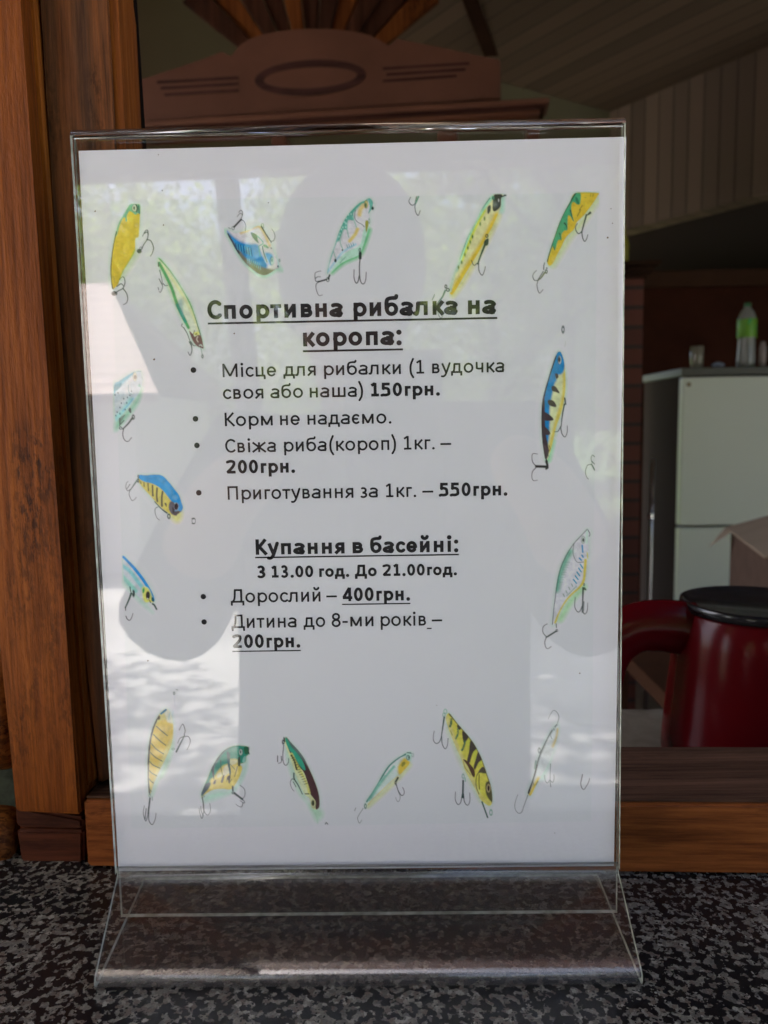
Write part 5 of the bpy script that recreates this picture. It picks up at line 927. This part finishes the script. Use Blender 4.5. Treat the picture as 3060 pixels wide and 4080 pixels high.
far = box('far_ground', (-80, 80, 7.2, 80, GROUND-.3, GROUND-.02), gr.m); tag(far, 'ground behind the building', 'ground', kind='structure')
# eave over the counter
eave = empty('porch_roof', (0, -1.5, 1.4)); tag(eave, 'dark timber porch frame with a deep front beam before the counter', 'roof')
slab('roof_deck', [(-2.1, -2.85, 1.50), (1.5, -2.85, 1.54), (1.5, .06, 2.30), (-2.1, .06, 2.26)], (0, 0, .1), DKW, eave)
for x in (-2.05, -1.3, -.5, .4, 1.35): slab('rafter', [(x, -2.78, 1.40), (x+.07, -2.78, 1.40), (x+.07, .04, 2.13), (x, .04, 2.13)], (0, 0, .10), DKW, eave)
slab('front_beam', [(-2.2, -2.9, 1.18), (1.6, -2.9, 1.24), (1.6, -2.9, 1.62), (-2.2, -2.9, 1.58)], (0, .1, 0), DKW, eave)
for x, nm in ((-2.18, 0), (1.45, 0)):
    p = box('porch_post', (x, x+.14, -2.78, -2.64, GROUND, 1.16), DKW); tag(p, 'dark square porch post on the %s side of the counter' % ('left' if x < 0 else 'right'), 'post')
# trees
BARK = plain('tree_bark', (.06, .045, .032), .95, .1, vary=.4, vscale=9)
leafm = NT('leaves'); n = leafm.noise(leafm.coord(), 2.2, 4); leafm.l(leafm.ramp(n, [(.3, (.05, .085, .018)), (.7, (.20, .27, .065))]), leafm.b.inputs['Base Color']); leafm.b.inputs['Roughness'].default_value = .5
tl = leafm.new('ShaderNodeBsdfTranslucent'); tl.inputs[0].default_value = (.34, .45, .12, 1); mxl = leafm.new('ShaderNodeMixShader'); mxl.inputs[0].default_value = .45
leafm.l(leafm.b.outputs[0], mxl.inputs[1]); leafm.l(tl.outputs[0], mxl.inputs[2]); leafm.l(mxl.outputs[0], leafm.out.inputs[0])
LEAF = leafm.m
def tree_meshes(h, rc, nleaf, seed):
    r = np.random.default_rng(seed); bm = bmesh.new()
    tube_bm(bm, [(0, 0, 0), (.05, 0, h*.2), (-.04, .05, h*.45), (.05, 0, h*.8)], [h*.03, h*.024, h*.018, h*.006], 8)
    cents = []
    for k in range(9):
        a = r.uniform(0, 6.28); z0 = h*r.uniform(.3, .6); z1 = z0+h*r.uniform(.1, .35); L = rc*r.uniform(.5, .9)
        tip = (math.cos(a)*L, math.sin(a)*L, z1); tube_bm(bm, [(0, 0, z0), (tip[0]*.5, tip[1]*.5, (z0+z1)/2+.1), tip], [h*.010, h*.007, h*.003], 6); cents.append(tip)
    for k in range(26):
        a = r.uniform(0, 6.28); q = r.uniform(.1, 1)**.5; zz = r.uniform(.12, .92); cents.append((math.cos(a)*rc*.75*q*math.sin(zz*3.0)**.5, math.sin(a)*rc*.75*q*math.sin(zz*3.0)**.5, h*zz))
    cents += [(0, 0, h*.85), (.2*rc, .1*rc, h*.7), (-.3*rc, 0, h*.75), (0, -.4*rc, h*.6)]
    me1 = bpy.data.meshes.new('trunk'); bm.to_mesh(me1); bm.free()
    V = []; F = []
    for k in range(nleaf):
        c = cents[r.integers(len(cents))]; d = r.normal(size=3); d /= np.linalg.norm(d); p = np.array(c)+d*rc*.42*r.uniform(.2, 1)**.5
        u = r.normal(size=3); u /= np.linalg.norm(u); v_ = np.cross(u, r.normal(size=3)); v_ /= np.linalg.norm(v_); s = r.uniform(.05, .09)*h/5
        b = len(V); V += [p-u*s, p+v_*s*.5, p+u*s, p-v_*s*.5]; F.append((b, b+1, b+2, b+3))
    me2 = bpy.data.meshes.new('crown'); me2.from_pydata([tuple(q) for q in V], [], F)
    return me1, me2
kinds = [tree_meshes(5.2, 2.3, 6500, 1), tree_meshes(7.0, 2.6, 7500, 2), tree_meshes(4.2, 1.9, 5500, 3)]
def shade_tree(h, rc, nleaf, seed):
    r = np.random.default_rng(seed); bm = bmesh.new()
    tube_bm(bm, [(0, 0, 0), (.06, 0, h*.2), (-.03, .05, h*.42), (.1, 0, h*.6), (.05, 0, h*.9)], [.13, .10, .085, .06, .02], 10); cents = []
    for k in range(16):
        a = k*2.4+r.uniform(-.3, .3); z0 = h*r.uniform(.42, .62); z1 = h*r.uniform(.58, .95); L = rc*r.uniform(.35, 1)
        tip = (math.cos(a)*L, math.sin(a)*L, z1); tube_bm(bm, [(.03, 0, z0), (tip[0]*.5, tip[1]*.5, (z0+z1)/2+.15), tip], [.05, .035, .012], 6); cents += [tip, (tip[0]*.6, tip[1]*.6, (z0+z1)/2+.35)]
    me1 = bpy.data.meshes.new('trunk'); bm.to_mesh(me1); bm.free()
    N = nleaf; C_ = np.array(cents)[r.integers(len(cents), size=N)]; d = r.normal(size=(N, 3)); d /= np.linalg.norm(d, axis=1)[:, None]
    p = C_+d*(.75*r.uniform(.1, 1, size=(N, 1))**.6); u = r.normal(size=(N, 3)); u /= np.linalg.norm(u, axis=1)[:, None]; w_ = np.cross(u, r.normal(size=(N, 3))); w_ /= np.linalg.norm(w_, axis=1)[:, None]; sz = r.uniform(.05, .10, size=(N, 1))
    V = np.stack([p-u*sz, p+w_*sz*.55, p+u*sz, p-w_*sz*.55], 1).reshape(-1, 3)
    me2 = bpy.data.meshes.new('crown'); me2.from_pydata(V.tolist(), [], np.arange(4*N).reshape(-1, 4).tolist()); return me1, me2
kinds.append(shade_tree(7.6, 2.9, 15000, 9))
for m1, m2 in kinds: m1.materials.append(BARK); m2.materials.append(LEAF)
trees = [(-6.6, -3.4, 3, 'tall shade tree with a bare trunk at the left end of the building'), (-1.1, -5.4, 3, 'tall shade tree with a bare trunk standing in the paved yard'), (2.2, -9.6, 3, 'tall shade tree with a bare trunk at the lawn edge'),
         (-6.6, -10.5, 0, 'broad leafy tree behind the tiled outbuilding'), (-4.2, -13.2, 0, 'leafy tree left of the yard with sky showing through it'), (-6.4, -16.5, 1, 'distant tree behind the tiled outbuilding'), (-8.6, -14, 1, 'farthest tree on the left'), (-.6, -9.5, 2, 'low leafy tree straight across the yard'), (1.5, -11, 0, 'rounded tree right of the middle of the yard'),
         (4.2, -9.5, 1, 'tall leafy tree on the right of the yard'), (7.0, -11.5, 0, 'broad tree at the far right of the yard'), (-1.6, -16, 1, 'distant tall tree seen between the nearer ones'), (2.9, -16.5, 1, 'distant tree on the right behind the yard trees'), (6.0, -17, 1, 'farthest tree on the right')]
for x, y, k, lab_ in trees:
    t = empty('tree', (x, y, GROUND), RNG.uniform(0, 6.28)); tag(t, lab_, 'tree', 'trees around the yard')
    for nm, me in zip(('trunk', 'crown'), kinds[k]):
        o = bpy.data.objects.new(nm, me); COL.objects.link(o); o.parent = t
# tiled outbuilding on the left
hb = empty('outbuilding', (-4.6, -8.2, GROUND)); tag(hb, 'low outbuilding with a pinkish tiled roof on the left of the yard', 'building')
tile = NT('pink_roof_tiles'); wv = tile.new('ShaderNodeTexWave'); wv.inputs['Scale'].default_value = 3.2; wv.bands_direction = 'Z'; wv.inputs['Distortion'].default_value = 1.5; tile.l(tile.coord(), wv.inputs['Vector'])
tile.l(tile.ramp(wv.outputs[0], [(.1, (.17, .105, .09)), (.5, (.31, .215, .19))]), tile.b.inputs['Base Color']); tile.b.inputs['Roughness'].default_value = .55
box('wall', (-7.0, -2.4, -9.8, -6.9, GROUND, .55), plain('whitewash', (.62, .58, .54), .9), hb)
slab('roof', [(-7.5, -6.5, .45), (-2.05, -6.5, .45), (-3.1, -8.4, 1.75), (-7.5, -8.4, 1.75)], (0, 0, .08), tile.m, hb)
slab('roof', [(-7.5, -10.2, .45), (-2.05, -10.2, .45), (-3.1, -8.4, 1.752), (-7.5, -8.4, 1.752)], (0, 0, .08), tile.m, hb)

# the photographer, elbows out, holding the phone in both hands
def skin_figure(name, verts, edges, radii, mat, parent=None, sub=2):
    me = bpy.data.meshes.new(name+'_skeleton'); me.from_pydata(verts, edges, []); o = bpy.data.objects.new(name+'_skeleton', me); COL.objects.link(o)
    md = o.modifiers.new('s', 'SKIN'); 
    for k, r in enumerate(radii): me.skin_vertices[0].data[k].radius = r if hasattr(r, '__len__') else (r, r)
    me.skin_vertices[0].data[0].use_root = True; md.use_smooth_shade = True
    s2 = o.modifiers.new('u', 'SUBSURF'); s2.levels = sub; s2.render_levels = sub
    dg = bpy.context.evaluated_depsgraph_get(); m2 = bpy.data.meshes.new_from_object(o.evaluated_get(dg)); m2.name = name
    bpy.data.objects.remove(o); return link_mesh(name, m2, mat, parent, True)
px_, py_ = -.005, -.70
person = empty('person', (px_, py_, GROUND)); tag(person, 'person in dark clothes holding a phone with both hands, elbows out', 'person')
SHIRT = plain('dark_shirt', (.028, .028, .034), .9, .1); SKIN = plain('skin', (.40, .22, .15), .6); HAIR = plain('brown_hair', (.03, .018, .012), .7)
hx = px_-.03
V = [(px_, py_, -.22), (px_, py_, -.02), (px_, py_+.01, .12), (px_, py_+.01, .21), (hx, py_+.02, .30), (hx, py_+.035, .40),
     (px_-.17, py_, .17), (px_-.265, py_+.10, -.04), (px_-.15, py_+.27, .14), (px_-.085, -.345, .19),
     (px_+.17, py_, .17), (px_+.27, py_+.10, -.04), (px_+.17, py_+.27, .14), (px_+.115, -.345, .19),
     (px_-.10, py_, -.34), (px_-.11, py_+.03, -.72), (px_-.11, py_-.01, -1.08), (px_-.11, py_+.12, -1.11),
     (px_+.10, py_, -.34), (px_+.11, py_+.03, -.72), (px_+.11, py_-.01, -1.08), (px_+.11, py_+.12, -1.11)]
Ed = [(0, 1), (1, 2), (2, 3), (3, 4), (4, 5), (2, 6), (6, 7), (7, 8), (8, 9), (2, 10), (10, 11), (11, 12), (12, 13), (0, 14), (14, 15), (15, 16), (16, 17), (0, 18), (18, 19), (19, 20), (20, 21)]
Rr = [(.17, .12), (.17, .12), (.17, .12), (.06, .06), (.062, .06), (.082, .09), .066, .052, .038, .026, .066, .052, .038, .026, .095, .062, .04, .032, .095, .062, .04, .032]
bodyo = skin_figure('body', V, Ed, Rr, SKIN, person)
# clothing: a shell over torso, upper arms and legs
shirt_V = [(px_, py_, -.24), (px_, py_, -.02), (px_, py_+.01, .13), (px_, py_+.01, .20), (px_-.17, py_, .17), (px_-.265, py_+.10, -.04), (px_-.17, py_+.24, .11), (px_+.17, py_, .17), (px_+.27, py_+.10, -.04), (px_+.19, py_+.24, .11), (px_-.10, py_, -.36), (px_-.11, py_+.03, -.74), (px_-.11, py_-.01, -1.02), (px_+.10, py_, -.36), (px_+.11, py_+.03, -.74), (px_+.11, py_-.01, -1.02)]
skin_figure('clothes', shirt_V, [(0, 1), (1, 2), (2, 3), (2, 4), (4, 5), (5, 6), (2, 7), (7, 8), (8, 9), (0, 10), (10, 11), (11, 12), (0, 13), (13, 14), (14, 15)],
            [(.19, .14), (.185, .135), (.185, .135), (.085, .08), .085, .070, .052, .085, .070, .052, .11, .08, .06, .11, .08, .06], SHIRT, person)
bm = bmesh.new(); bmesh.ops.create_icosphere(bm, subdivisions=4, radius=1)
for v_ in bm.verts:
    d = v_.co.copy(); v_.co = Vector((d.x*.094, d.y*.112, d.z*.12)); v_.co *= 1+.03*noise.noise(d*4)
    if d.y > .35 and d.z < .45: v_.co.y -= .05*(d.y-.35)
bmesh.ops.translate(bm, verts=bm.verts, vec=(hx, py_+.012, .415)); bm_obj('hair', bm, HAIR, person, True)
ph = box('phone', (CAM[0]-.040, CAM[0]+.04, CAM[1]-.018, CAM[1]-.008, CAM[2]-.10, CAM[2]+.06), plain('dark_phone_glass', (.012, .012, .014), .15), bevel=.003); tag(ph, 'dark phone held upright in both hands in front of the sign', 'phone')
